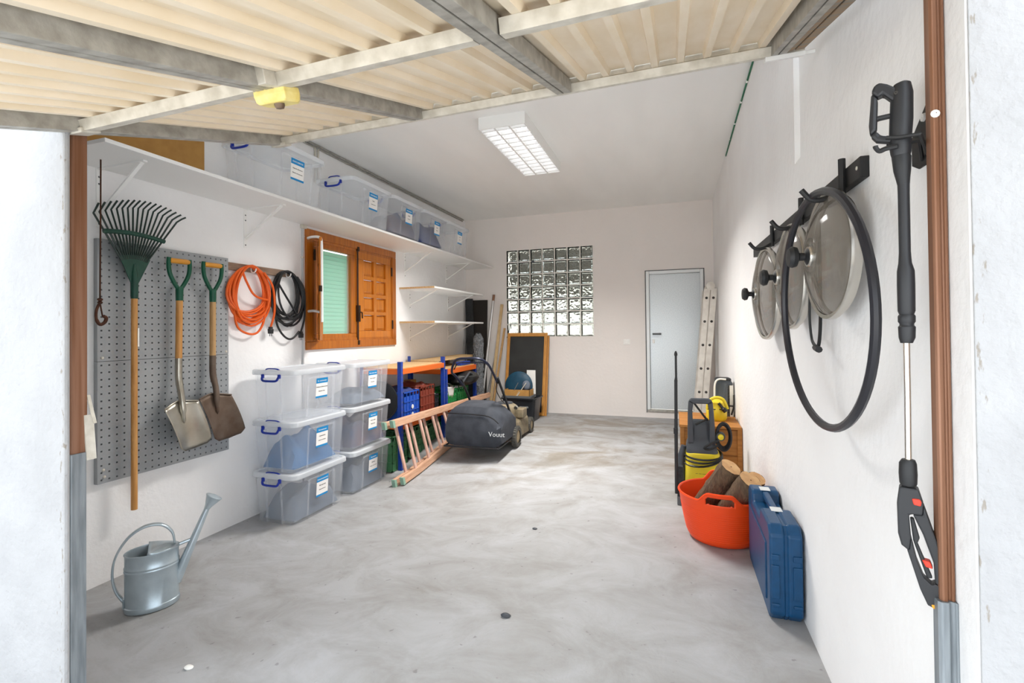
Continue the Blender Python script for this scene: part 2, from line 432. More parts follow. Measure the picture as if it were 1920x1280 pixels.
for i in range(7):
    for k in range(7):
        M = Matrix.Translation((GB[0]+(i+.5)*px, YB+.002, GB[2]+(k+.5)*pz))
        if i == k == 0: gb.matrix_basis = M
        else: link_copy(gb, win2, M)
o = MB().lathe([(0.001, 0), (.022, 0), (.024, .004), (.02, .012), (.001, .014)], 14, frame((-2.02, YB-.004, 2.265), (1, 0, 0), (0, .35, 1))).build('vent_disc', 'washer_grey', win2, smooth=True)

# back door
d1 = struct(MB().box(DO[0]+.045, DO[1]-.04, YB+.03, YB+.07, DO[2]+.04, DO[3]-.045).build('door_1', 'door_zinc', bevel=.004))
m = MB()
for x0, x1, z0, z1 in ((DO[0], DO[0]+.045, DO[2]+.031, DO[3]), (DO[1]-.045, DO[1], DO[2]+.031, DO[3]), (DO[0]+.045, DO[1]-.045, DO[3]-.045, DO[3])): m.box(x0, x1, YB-.012, YB+.08, z0, z1)
m.build('door_frame', 'door_frame_m', d1, bevel=.006)
MB().box(DO[0], DO[1], YB-.014, YB+.08, DO[2], DO[2]+.03).build('threshold', 'galv', d1, bevel=.004)
m = MB()
for x0, x1, z0, z1 in ((DO[0]-.012, DO[0], DO[2]-.01, DO[3]+.01), (DO[1], DO[1]+.012, DO[2]-.01, DO[3]+.01), (DO[0], DO[1], DO[3], DO[3]+.010)): m.box(x0, x1, YB-.006, YB-.0002, z0, z1)
m.build('seal', 'dark_gap', d1)
m = MB(); m.tube([(-.285, YB+.03, 1.165), (-.285, YB-.02, 1.165)], .011, 8); m.tube([(-.295, YB-.02, 1.165), (-.178, YB-.02, 1.165)], .012, 8)
m.build('handle', 'dark_gap', d1, smooth=True)
MB().box(-.30, -.268, YB+.02, YB+.032, 1.035, 1.09).build('lock_plate', 'switch_white', d1, bevel=.003)

# light switch
t = T('light_switch', 'small white light switch on the back wall between glass blocks and door', 'switch', (-.649, YB, 1.05))
MB().box(-.694, -.604, YB-.010, YB, 1.015, 1.095).build('plate', 'switch_white', t, bevel=.004)
MB().box(-.675, -.623, YB-.017, YB-.008, 1.030, 1.080).build('rocker', 'switch_white', t, bevel=.003)

# ------------------------------------------------------------------ side window
win = struct(E0('window_1', (XL, 4.2, 1.6)))
wy0, wy1, wz0, wz1 = 3.475, 4.925, 1.083, 2.175
def rect_frame(m, y0, y1, z0, z1, wd, x0, x1):
    m.box(x0, x1, y0, y1, z0, z0+wd); m.box(x0, x1, y0, y1, z1-wd, z1); m.box(x0, x1, y0, y0+wd, z0+wd, z1-wd); m.box(x0, x1, y1-wd, y1, z0+wd, z1-wd)
m = MB(); rect_frame(m, wy0, wy1, wz0, wz1, .075, XL-.005, XL+.025); m.build('outer_frame', 'window_wood', win, bevel=.006)
m = MB(); rect_frame(m, wy0+.05, wy1-.05, wz0+.05, wz1-.05, .05, XL-.12, XL+.012); m.build('inner_frame', 'window_wood', win, bevel=.004)
cas = MB(); rect_frame(cas, 3.575, 4.205, 1.14, 2.115, .085, XL-.05, XL+.004); cas = cas.build('casement', 'window_wood', win, bevel=.006)
MB().box(XL-.03, XL-.026, 3.65, 4.13, 1.21, 2.04).build('pane', 'pane_glass', cas)
for i in range(21):
    zz = 1.225+i*.039
    MB().box(-.022, .022, 3.60, 4.195, -.0012, .0012, Matrix.Translation((XL-.075, 0, zz)) @ Matrix.Rotation(1.27, 4, 'Y')).build('blind_slat', 'blind_green', cas)
MB().tube([(XL-.047, 3.76, 2.03), (XL-.047, 3.762, 1.26)], .0025, 6).build('blind_cord', 'green_foot', cas)
m = MB(); rect_frame(m, 4.215, 4.845, 1.14, 2.115, .11, XL-.03, XL+.010); m.box(XL-.03, XL+.010, 4.505, 4.555, 1.25, 2.005)
for i in range(1, 4): zz = 1.25+i*.18875; m.box(XL-.03, XL+.0095, 4.325, 4.735, zz-.02, zz+.02)
shu = m.build('shutter', 'shutter_wood', win, bevel=.004)
for i in range(4):
    for y0, y1 in ((4.325, 4.505), (4.555, 4.735)):
        z0 = 1.25+i*.18875+.02*(i > 0); z1 = 1.25+(i+1)*.18875-.02*(i < 3)
        mm = MB(); mm.loft([[Vector((x, y0+e, z0+e)), Vector((x, y1-e, z0+e)), Vector((x, y1-e, z1-e)), Vector((x, y0+e, z1-e))] for x, e in ((XL-.03, 0), (XL-.014, .004), (XL-.004, .028))])
        mm.build('shutter_panel', 'shutter_wood', shu)
m = MB(); m.tube([(XL+.018, 4.212, 1.11), (XL+.018, 4.212, 2.12)], .008, 8)
for zz in (1.13, 2.10): m.cbox((XL+.016, 4.212, zz), (.03, .03, .045))
m.cbox((XL+.022, 4.212, 1.43), (.03, .035, .17)); m.tube([(XL+.03, 4.215, 1.45), (XL+.055, 4.23, 1.44), (XL+.055, 4.235, 1.38)], .008, 6)
m.build('bolt', 'iron', win, smooth=True)
for yy, zz in ((4.845, 1.93), (4.855, 1.32), (3.58, 1.95)):
    MB().tube([(XL+.018, yy, zz-.05), (XL+.018, yy, zz+.05)], .010, 8).build('hinge', 'iron', win, smooth=True)
# inner shutter leaf swung out into the room, seen edge-on
u_ = Vector((.655, -.69, 0)).normalized(); hp = Vector((XL+.03, 3.622, 0))
M = frame(hp, u_, (0, 0, 1)); m = MB(); m.box(0, .30, 1.17, 2.07, -.012, .012, M)
lf = m.build('open_shutter', 'shutter_wood', win, bevel=.004)
for i in range(4): MB().box(.06, .25, 1.22+i*.205, 1.38+i*.205, -.018, .018, M).build('shutter_panel', 'shutter_wood', lf, bevel=.006)
MB().cbox((0, 0, 0), (.02, .03, .05), Matrix.Translation(hp+u_*.3+Vector((0, 0, 1.62)))).build('latch', 'iron', lf)
t = T('curtain_bracket', 'bent white rod bracket in front of the open window shutter', 'bracket', (XL, 3.50, 2.09))
m = MB(); m.tube(smooth_path([(XL, 3.50, 2.085), (XL+.10, 3.455, 2.085), (XL+.20, 3.43, 2.07), (XL+.235, 3.415, 2.02), (XL+.237, 3.415, 1.8), (XL+.237, 3.415, 1.33)], 5), .012, 8); m.build('rod', 'white_metal', t, smooth=True)
m = MB(); m.tube(smooth_path([(XL, 3.50, 1.43), (XL+.12, 3.46, 1.43), (XL+.22, 3.42, 1.41), (XL+.237, 3.415, 1.38)], 5), .011, 8); m.build('lower_arm', 'white_metal', t, smooth=True)

# ------------------------------------------------------------------ overhead garage door
AL = math.radians(17.2); LA = Vector((0, 2.0, 2.243)); dS = Vector((0, -math.cos(AL), -math.sin(AL))); dN = Vector((0, math.sin(AL), -math.cos(AL)))
def LP(x, s, n=0): return LA+Vector((x, 0, .010*(x+.7)))+dS*s+dN*n
gd = T('garage_door', 'open overhead garage door of cream ribbed sheet on a galvanised frame', 'garage door', LP(-1.96, 0))
def ribbed(x0, x1):
    pr = []; p = .0955; h = .014; x = x0; k = 0
    pts = []
    while x < x1-.001:
        pts += [(x, -.058), (x+.061, -.058), (x+.067, -.037), (x+.089, -.037)]; x += p
        pts += [(min(x, x1), -.058)]
    prof = []
    for a, b in pts:
        if a <= x1 and (not prof or a > prof[-1][0]+1e-4): prof.append((a, b))
    m = MB()
    R = [[LP(a, s, b) for a, b in prof] for s in (.01, 2.1)]
    m.loft(R, caps=False, closed=False); return m
for x0, x1 in ((-1.945, -1.115), (-1.135, -.42), (-.425, .39)):
    ribbed(x0, x1).build('ribbed_panel', 'cream_sheet', gd, solid=.0015, recalc=True)
def channel(x, s0, s1, wd, material, name, dp=.05, n0=0.):
    q = wd/2; prof = [(-q, -dp), (-q, 0), (-.16*q, 0), (-.16*q, -.008), (.02*q, -.008), (.02*q, 0), (q, 0), (q, -dp)]
    m = MB(); m.loft([[LP(x+a, s, b+n0) for a, b in prof] for s in (s0, s1)]); return m.build(name, material, gd, bevel=.002)
channel(-1.955, .0, 2.1, .055, 'galv', 'side_beam', .062)
channel(-1.130, .02, 2.1, .062, 'galv', 'stile')
channel(-.428, .02, 2.1, .062, 'galv', 'stile')
channel(.375, .0, 2.1, .05, 'galv', 'side_beam', .062)
channel(.425, .03, 2.1, .06, 'rust_steel', 'edge_rail', .06, -.004)
for x0, x1 in ((-1.93, -1.165), (-1.095, -.462), (-.392, .35)):
    m = MB(); m.loft([[LP(x, s, n) for s, n in ((.905, -.036), (.905, -.004), (.911, 0), (.955, 0), (.955, -.036))] for x in (x0, x1)]); m.build('cross_rail', 'galv_light', gd)
m = MB(); m.loft([[LP(x, s, n) for s, n in ((-.012, -.064), (-.02, -.03), (-.016, -.006), (0, .002), (.018, -.002), (.020, -.034), (.004, -.040), (.0, -.064))] for x in (-1.985, .46)]); m.build('end_rail', 'galv_light', gd)
m = MB(); m.loft([[LP(x, s, n) for s, n in ((.0, .0), (.0, .016), (.03, .016), (.03, 0))] for x in (.33, .46)]); m.loft([[LP(x, s, n) for s, n in ((-.012, -.002), (-.012, .010), (.004, .010), (.004, -.002))] for x in (.40, .497)]); m.build('roller_bracket', 'white_metal', gd, bevel=.002)
m = MB(); m.loft([[LP(x, s, n) for s, n in ((-.02, -.01), (-.02, .008), (.03, .008), (.03, -.01))] for x in (-1.99, -1.9)]); m.build('corner_plate', 'galv_light', gd, bevel=.004)
m = MB(); m.loft([[LP(x, s, n) for s, n in ((.90, -.012), (.90, .006), (.965, .006), (.965, -.012))] for x in (-1.985, -1.915)]); m.build('corner_plate', 'galv_light', gd, bevel=.004)
# yellow lock box
m = MB(); hexa = [(-.062, -.012), (-.045, -.04), (.045, -.045), (.065, -.02), (.058, .035), (-.05, .04)]
rr = [[LP(-1.125+a*k, .905+b*k, n) for a, b in hexa] for k, n in ((1.0, -.004), (1.02, .012), (.96, .03), (.84, .036))]; m.loft(rr)
lk = m.build('lock_box', 'yellow_lock', gd, bevel=.003)
m = MB(); m.lathe([(.001, .052), (.011, .05), (.015, .042), (.015, .03)], 14, frame(LP(-1.115, .915, 0), (1, 0, 0), dS))
kb = m.build('lock_knob', 'knob_brown', lk, smooth=True)
m = MB(); m.loft([[LP(x, s, n) for x, n in ((-1.112, -.05), (-1.112, .0), (-1.072, 0), (-1.072, -.05))] for s in (.955, 1.0)]); m.build('lock_bracket', 'galv_light', gd, bevel=.002)

# ------------------------------------------------------------------ vertical door tracks
def track(name, label, x0, x1, y0, y1, zs, ztop, zbot, flip):
    t = T(name, label, 'track', ((x0+x1)/2, (y0+y1)/2, zbot)); wd = x1-x0; dp = y1-y0
    if not flip: prof = [(0, 1), (0, .1), (.30, .0), (.34, .28), (.46, .28), (.55, -.12), (.80, -.22), (1, .1), (1, 1)]
    else: prof = [(1, 1), (1, .1), (.80, .0), (.7, .2), (.55, .2), (.45, -.1), (.12, -.15), (0, .1), (0, 1)]
    for nm, mt, a, b, gr in (('upper_rail', 'rust_brown', zs, ztop, 0), ('lower_sleeve', 'grey_sleeve', zbot, zs+.03, .006)):
        m = MB(); m.loft([[Vector((x0-gr+(wd+2*gr)*px_, y0-gr+dp*py_, z)) for px_, py_ in prof] for z in (a, b)]); m.build(nm, mt, t, bevel=.002)
    return t
tl = track('door_track', 'brown garage door track on the left jamb with grey lower sleeve', -2.052, -1.992, 1.092, 1.142, .80, 2.18, -.3, False)
m = MB(); m.bar((-1.995, 1.146, .96), (-1.985, 1.15, .80), .006, .03, (0, 1, 0)); m.bar((-1.995, 1.146, 1.03), (-1.965, 1.15, .93), .004, .01, (0, 1, 0)); m.build('bent_bracket', 'galv_light', tl)
tr = track('door_track', 'brown garage door track on the right jamb beside the spray gun', .478, .503, 1.146, 1.168, .69, 2.3, -.2, True)
MB().lathe([(.001, .004), (.006, .003), (.008, 0)], 10, frame((.484, 1.143, 1.66), (1, 0, 0), (0, 0, 1))).build('bolt_head', 'white_metal', tr, smooth=True)

# ------------------------------------------------------------------ ceiling lamp
t = T('ceiling_lamp', 'white surface mounted fluorescent ceiling lamp with louvre', 'ceiling lamp', (-1.29, 4.23, ZC))
lx0, lx1, ly0, ly1, lz = -1.492, -1.098, 3.605, 4.86, ZC-.10
m = MB(); m.box(lx0, lx0+.008, ly0, ly1, lz, ZC); m.box(lx1-.008, lx1, ly0, ly1, lz, ZC); m.box(lx0+.008, lx1-.008, ly0, ly0+.008, lz, ZC); m.box(lx0+.008, lx1-.008, ly1-.008, ly1, lz, ZC); m.box(lx0+.008, lx1-.008, ly0+.008, ly1-.008, ZC-.02, ZC-.001)
m.build('housing', 'lamp_white', t)
cw = (lx1-lx0-.016)/3
for i in range(3):
    cx = lx0+.008+cw*(i+.5)
    MB().tube([(cx, ly0+.03, lz+.045), (cx, ly1-.03, lz+.045)], .013, 10).build('fluorescent_tube', 'lamp_tube', t, smooth=True)
    m = MB(); a = [Vector((cx-cw/2+.002, 0, lz+.004)), Vector((cx-cw/2+.02, 0, lz+.05)), Vector((cx-.03, 0, lz+.075)), Vector((cx+.03, 0, lz+.075)), Vector((cx+cw/2-.02, 0, lz+.05)), Vector((cx+cw/2-.002, 0, lz+.004))]
    m.loft([[p+Vector((0, y, 0)) for p in a] for y in (ly0+.01, ly1-.01)], caps=False, closed=False); m.build('reflector', 'lamp_reflector', t)
for i in (1, 2): MB().box(lx0+.008+cw*i-.007, lx0+.008+cw*i+.007, ly0+.01, ly1-.01, lz-.002, lz+.03).build('divider', 'lamp_white', t)
for i in range(13):
    yy = ly0+.06+i*(ly1-ly0-.12)/12
    MB().box(lx0+.009, lx1-.009, yy-.006, yy+.006, lz-.001, lz+.028).build('louvre_slat', 'lamp_reflector', t)
ld = bpy.data.lights.new('lamp_light', 'AREA'); ld.shape = 'RECTANGLE'; ld.size = .36; ld.size_y = 1.2; ld.energy = LAMP_W; ld.spread = math.radians(136); ld.color = (1, .97, .93)
lo = bpy.data.objects.new('lamp_light', ld); C.objects.link(lo); lo.parent = t; lo.location = Vector((-1.295, 4.23, lz-.004))-Vector((-1.29, 4.23, ZC))

# ------------------------------------------------------------------ wall shelves
def bracket(parent, y, z, reach, drop):
    m = MB(); m.box(XL, XL+.006, y-.014, y+.014, z-drop, z); m.box(XL, XL+reach, y-.011, y+.011, z-.008, z)
    m.bar((XL+.006, y, z-drop*.78), (XL+reach*.93, y, z-.008), .010, .020, (0, 1, 0))
    b = m.build('bracket', 'white_metal', parent)
    for dz in (.05, .09, drop-.02):
        MB().lathe([(.001, .003), (.005, .002), (.006, 0)], 8, frame((XL+.006, y, z-dz), (0, 1, 0), (0, 0, 1))).build('screw', 'dark_gap', b)
sh = T('wall_shelf', 'long white wall shelf high above the pegboard and window', 'shelf', (XL, 4.2, 2.2))
MB().box(XL+.001, -2.66, 1.60, 4.93, 2.20, 2.221).build('board', 'white_board', sh, bevel=.002)
MB().box(XL+.001, -2.66, 4.932, 6.975, 2.20, 2.221).build('board', 'white_board', sh, bevel=.002)
for y, dr in ((1.85, .34), (2.845, .30), (5.16, .30), (6.29, .28)): bracket(sh, y, 2.20, .385, dr)
for z, lab in ((1.745, 'upper of the two short white shelves right of the window'), (1.337, 'lower of the two short white shelves right of the window')):
    sh = T('wall_shelf', lab, 'shelf', (XL, 5.8, z))
    MB().box(XL+.001, -2.66, 5.034, 6.55, z, z+.022).build('board', 'white_board', sh, bevel=.002)
    MB().box(XL+.001, -2.66, 5.028, 5.036, z+.0005, z+.0215).build('raw_edge', 'raw_edge', sh)
    for y in (5.27, 6.34): bracket(sh, y, z, .40, .23)
o = MB().box(XL+.006, XL+.018, 1.66, 2.495, 2.2215, 2.62).build('cardboard_sheet', 'cardboard', bevel=.002)
tag(o, 'brown cardboard sheet leaning on the wall on the long shelf', 'cardboard')

# ------------------------------------------------------------------ storage boxes
BH = .385
def storage_box():
    t = T('storage_box', 'x', 'storage box')
    m = MB()
    def ring(hx, hy, z, r=.045): return rrect(hx, hy, r, z, 4)
    m.loft([ring(.166, .262, .0), ring(.176, .272, .012), ring(.198, .290, .345), ring(.206, .298, .347), ring(.206, .298, .356), ring(.194, .286, .356), ring(.172, .268, .018)], caps=True)
    sl = (.198-.176)/.333
    def X_(z): return .176+sl*(z-.012)
    for y in (-.14, .15):
        m.loft([[Vector((X_(z)-.002, y-.006, z)), Vector((X_(z)+.005, y-.006, z)), Vector((X_(z)+.005, y+.006, z)), Vector((X_(z)-.002, y+.006, z))] for z in (.005, .31)])
    m.loft([[Vector((X_(z)-.002, y, z)), Vector((X_(z)+.005, y, z))][::1]+[Vector((X_(z+.01)+.005, y, z+.01)), Vector((X_(z+.01)-.002, y, z+.01))] for y, z in ((-.14, .30), (.15, .30))])
    Y_ = lambda z: .272+(.290-.272)/.333*(z-.012)
    for x in (-.07, .07):
        for sg in (-1, 1):
            m.loft([[Vector((x-.006, sg*(Y_(z)-.002), z)), Vector((x+.006, sg*(Y_(z)-.002), z)), Vector((x+.006, sg*(Y_(z)+.005), z)), Vector((x-.006, sg*(Y_(z)+.005), z))] for z in (.005, .32)])
    m.build('body', 'plastic_clear', t, smooth=True, world=False)
    m = MB(); m.loft([ring(.208, .300, .340), ring(.211, .303, .345), ring(.211, .303, .372, .05), ring(.205, .297, .378, .05), ring(.19, .282, .378, .045), ring(.185, .277, .370, .04), ring(.17, .26, .372, .035)], caps=False)
    m.bm.faces.new([m.bm.verts.new(p) for p in ring(.17, .26, .372, .035)]); bmesh.ops.remove_doubles(m.bm, verts=m.bm.verts, dist=1e-6)
    lid = m.build('lid', 'plastic_lid', t, smooth=True, world=False, solid=.003)
    for sg in (-1,):
        m = MB(); m.tube(smooth_path([(-.075, sg*.306, .335), (-.075, sg*.318, .318), (-.06, sg*.322, .300), (0, sg*.322, .297), (.06, sg*.322, .300), (.075, sg*.318, .318), (.075, sg*.306, .335)], 4), .0085, 8)
        for x in (-.078, .078): m.cbox((x, sg*.308, .332), (.016, .016, .03))
        m.tube(smooth_path([(-.07, sg*.29, .374), (-.045, sg*.298, .386), (0, sg*.30, .388), (.045, sg*.298, .386), (.07, sg*.29, .374)], 3), .005, 6)
        m.build('clip_handle', 'blue_clip', t, smooth=True, world=False)
    # paper label on the long side
    def slab(nm, mt, y0, y1, z0, z1, d, par):
        mm = MB(); mm.loft([[Vector((X_(z)+d0, y0, z)), Vector((X_(z)+d0, y1, z)), Vector((X_(z2)+d0, y1, z2)), Vector((X_(z2)+d0, y0, z2))] for d0, z, z2 in ((.0012, z0, z1), (d, z0, z1))]); return mm.build(nm, mt, par, world=False)
    lb = slab('label', 'label_white', -.055, .075, .14, .295, .0022, t)
    slab('label_band', 'label_blue', -.055, .075, .255, .295, .0030, lb); slab('label_band', 'label_blue', -.055, .075, .14, .155, .0030, lb)
    return t, X_
sbox, bx_X = storage_box()
BOXTXT = [('EXATORBHOE', 'Siqtunk cifuctmon', 'Eelusne uer kenuoele'), ('FEIMTEMIEOIE', 'Fiqest', 'Cvlmmweem ci'), ('PIIMTEOMEST', 'Hpsflkm', 'Sv plbeorm'), ('TIEOMEEM', 'Imneti', 'Poliboum'), ('LEIOMM', 'lnniml', 'nemiom'),
          ('fiu  tnimimmiist', 'Uoltiouri cRismonosnm', 'Easyohm Owst'), ('Emnennmonii', 'Cuvoroinoto', 'vitniic tru mnuntt'), ('Enliuntiunaitmnsin', 'Euo epuvenb', 'Inlenul borverrt'), ('Emm isvmm tvos', 'Inlrssr msiusem', 'selnssmsnin'), ('Eumu nnuin', 'Itovlu  unoltb', 'vlugotr bundh'), ('Dioumnsnm', 'Irthisvons', 'Cmsnmr  amn sontim')]
boxes = []
# copies are made before the lettering, which differs from box to box
def clean_copies():
    out = []
    for k in range(10): out.append(dup(sbox, (0, 0, 0), 0, 'x'))
    return out
spare = clean_copies()
def put(i, loc, rz, label, group):
    r = sbox if i == 0 else spare[i-1]
    r.location = loc; r.rotation_euler = (0, 0, rz); r['label'] = label; r['group'] = group
    lb = [c for c in r.children if c.name.startswith('label')][0]; WM[lb.name] = Matrix.Identity(4)
    def fr(z, y): return frame((bx_X(z)+.0034, y, z), (0, 1, 0), (.066, 0, 1))
    tx = BOXTXT[i]
    for s_, sz, z in ((tx[0], .016, .269), (tx[1], .0135, .222), (tx[2], .0115, .190)):
        text('lettering', s_, sz, fr(z, .01), 'label_white' if z > .25 else 'ink', lb, 'CENTER', world=False)
    boxes.append(r)
SHZ = 2.222; SX = -2.85
G1 = 'clear storage boxes on the long wall shelf'; G2 = 'clear storage boxes stacked on the floor'
put(0, (SX+.03, 2.84, SHZ), 0, 'clear storage box on the long shelf nearest the garage door', G1)
put(1, (SX+.03, 3.785, SHZ), 0, 'clear storage box second from the near end of the long shelf, blue handle', G1)
put(2, (SX+.03, 4.414, SHZ), 0, 'clear storage box on the long shelf holding pinkish and grey-blue cloth', G1)
put(3, (SX+.03, 5.043, SHZ), 0, 'clear storage box on the long shelf holding dark navy cloth', G1)
put(4, (SX+.03, 5.672, SHZ), 0, 'empty clear storage box at the far end of the long shelf', G1)
FZ = -.183
put(5, (-2.845, 3.115, FZ+2*BH), 0, 'clear storage box on top of the near floor stack beside the black cord', G2)
put(6, (-2.845, 3.115, FZ+BH), 0, 'clear storage box in the middle of the near floor stack, blue contents', G2)
put(7, (-2.845, 3.115, FZ), 0, 'clear storage box at the bottom of the near floor stack', G2)
put(8, (-2.845, 3.79, FZ+2*BH), 0, 'clear storage box on top of the far floor stack under the window', G2)
put(9, (-2.845, 3.79, FZ+BH), 0, 'clear storage box in the middle of the far floor stack', G2)
put(10, (-2.845, 3.79, FZ), 0, 'clear storage box at the bottom of the far floor stack beside the shelving', G2)
def bundle(name, mt, c, d, label, seed, cat='cloth'):
    rnd = random.Random(seed); m = MB(); n = 14
    def f(u, v):
        x = (u-.5)*d[0]; y = (v-.5)*d[1]; e = min(1, 6*min(u, 1-u))**.5*min(1, 6*min(v, 1-v))**.5
        return (c[0]+x, c[1]+y, c[2]+.004+d[2]*e*(.8+.13*math.sin(9*u+seed)+.1*math.cos(11*v+2*seed)+.05*math.sin(23*u*v)))
    m.grid(f, n, n)
    m.loft([[Vector((c[0]+a*d[0]/2, c[1]+b*d[1]/2, c[2]+z)) for a, b in ((-1, -1), (1, -1), (1, 1), (-1, 1))] for z in (0, .006)])
    tag(m.build(name, mt, smooth=True), label, cat)
bundle('folded_cloth', 'cloth_blue', (SX+.03, 4.40, SHZ+.02), (.30, .50, .22), 'grey-blue and pink folded cloth inside a clear box on the shelf', 1)
bundle('folded_cloth', 'cloth_navy', (SX+.03, 5.0, SHZ+.02), (.30, .48, .24), 'dark navy folded cloth inside a clear box on the shelf', 2)
bundle('folded_cloth', 'cloth_steel', (-2.84, 3.10, FZ+BH+.02), (.29, .46, .25), 'blue folded cloth inside the middle box of the near stack', 3)
bundle('folded_cloth', 'cloth_grey', (-2.84, 3.80, FZ+2*BH+.02), (.30, .48, .12), 'grey cloth lying low inside the top box of the far stack', 4)
bundle('folded_cloth', 'cloth_blue', (-2.84, 3.79, FZ+BH+.02), (.30, .48, .26), 'grey-blue cloth filling the middle box of the far stack', 5)
bundle('folded_cloth', 'cloth_grey', (-2.84, 3.79, FZ+.02), (.30, .48, .25), 'pale grey cloth filling the bottom box of the far stack', 6)
bundle('folded_cloth', 'cloth_grey', (-2.84, 3.11, FZ+.02), (.30, .48, .20), 'pale grey cloth inside the bottom box of the near stack', 7)

# ------------------------------------------------------------------ pegboard
pb = T('pegboard', 'grey perforated metal pegboard on the left wall behind the garden tools', 'pegboard', (XL, 2.246, .395))
PX = XL+.032
def perf(y0, y1, z0, z1):
    m = MB(); ny = round((y1-y0-.03)/.0385); nz = round((z1-z0-.02)/.0385); ay = (y1-y0)/ny; az = (z1-z0)/nz; h = .0048
    ys = [y0]; zs = [z0]
    for i in range(ny): c = y0+(i+.5)*ay; ys += [c-h, c+h]
    ys.append(y1)
    for i in range(nz): c = z0+(i+.5)*az; zs += [c-h, c+h]
    zs.append(z1)
    V = [[m.bm.verts.new((PX, y, z)) for z in zs] for y in ys]
    for i in range(len(ys)-1):
        for j in range(len(zs)-1):
            if i % 2 == 1 and j % 2 == 1: continue
            m.bm.faces.new((V[i][j], V[i+1][j], V[i+1][j+1], V[i][j+1]))
    for a, b in (((y0, z0), (y1, z0)), ((y0, z1), (y1, z1)), ((y0, z0), (y0, z1)), ((y1, z0), (y1, z1))):
        v = [m.bm.verts.new((x, p[0], p[1])) for x, p in ((PX, a), (PX, b), (XL+.002, b), (XL+.002, a))]; m.bm.faces.new(v)
    return m
perf(1.825, 2.669, 1.091, 1.792).build('perforated_panel', 'peg_steel', pb, recalc=False)
perf(1.825, 2.669, .395, 1.088).build('perforated_panel', 'peg_steel', pb, recalc=False)
MB().box(PX-.007, PX-.005, 1.827, 2.667, .397, 1.79).build('hole_shade', 'dark_gap', pb)  # added dark sheet standing in for the shade inside the holes
for y, z in ((1.85, 1.11), (1.855, .47), (1.86, .43), (2.65, 1.11)):
    MB().lathe([(.001, .006), (.006, .005), (.009, 0)], 10, frame((PX, y, z), (0, 1, 0), (0, 0, 1))).build('screw', 'galv_light', pb, smooth=True)

# ------------------------------------------------------------------ leaf rake
TX = -3.045
rk = T('leaf_rake', 'green leaf rake with a long wooden handle hanging on the pegboard', 'rake', (TX, 1.987, .207))
MB().tube([(TX, 1.985, .207), (TX, 1.987, 1.47)], [.0165, .0165], 12).build('handle', 'wood_ash', rk, smooth=True)
MB().box(TX+.012, TX+.0175, 1.995, 2.003, 1.17, 1.28).build('sticker', 'paper_white', rk)
MB().tube([(TX, 1.987, 1.455), (TX, 1.987, 1.47), (TX, 1.987, 1.56), (TX, 1.987, 1.60), (TX, 1.987, 1.66)], [.018, .0195, .0195, .016, .008], 12).build('socket', 'rake_green', rk, smooth=True)
fan = []; A0, A1 = 130, 47
N = 17
def rp(a, r): return Vector((TX, 1.99+r*math.cos(math.radians(a)), 1.50+r*math.sin(math.radians(a))))
poly = [(1.968, 1.545), (2.008, 1.545)]+[(1.99+.215*math.cos(math.radians(a)), 1.50+.215*math.sin(math.radians(a))) for a in [66+i*(113-66)/10 for i in range(11)]]
MB().prism([(y, z) for y, z in poly], (TX-.003, 0, 0), (0, 1, 0), (0, 0, 1), (.006, 0, 0)).build('fan_plate', 'rake_green', rk)
for i in range(N):
    f = i/(N-1); yb = 1.905+.168*f; zb = 1.698+.017*math.sin(PI*f)+.006*f
    ye = 1.772+.470*f; ze = 1.918+.062*math.sin(PI*f*.95)+.036*f
    tip = Vector((TX+.045, ye+.022*(f*1.3-.1)+.004, ze+.052-.018*f))
    b = Vector((TX, yb, zb)); e = Vector((TX+.004, ye, ze))
    MB().tube([b-(e-b)*.10, e*.0+b, b.lerp(e, .6), e, e.lerp(tip, .5)+Vector((.004, 0, .004)), tip], .0052, 6).build('tine', 'tine', rk, smooth=True)
MB().tube(smooth_path([(TX+.004, 1.822, 1.828), (TX+.004, 1.90, 1.838), (TX+.004, 1.99, 1.842), (TX+.004, 2.08, 1.836), (TX+.004, 2.162, 1.824)], 4), .0135, 8).build('spreader_bar', 'rake_green', rk, smooth=True)

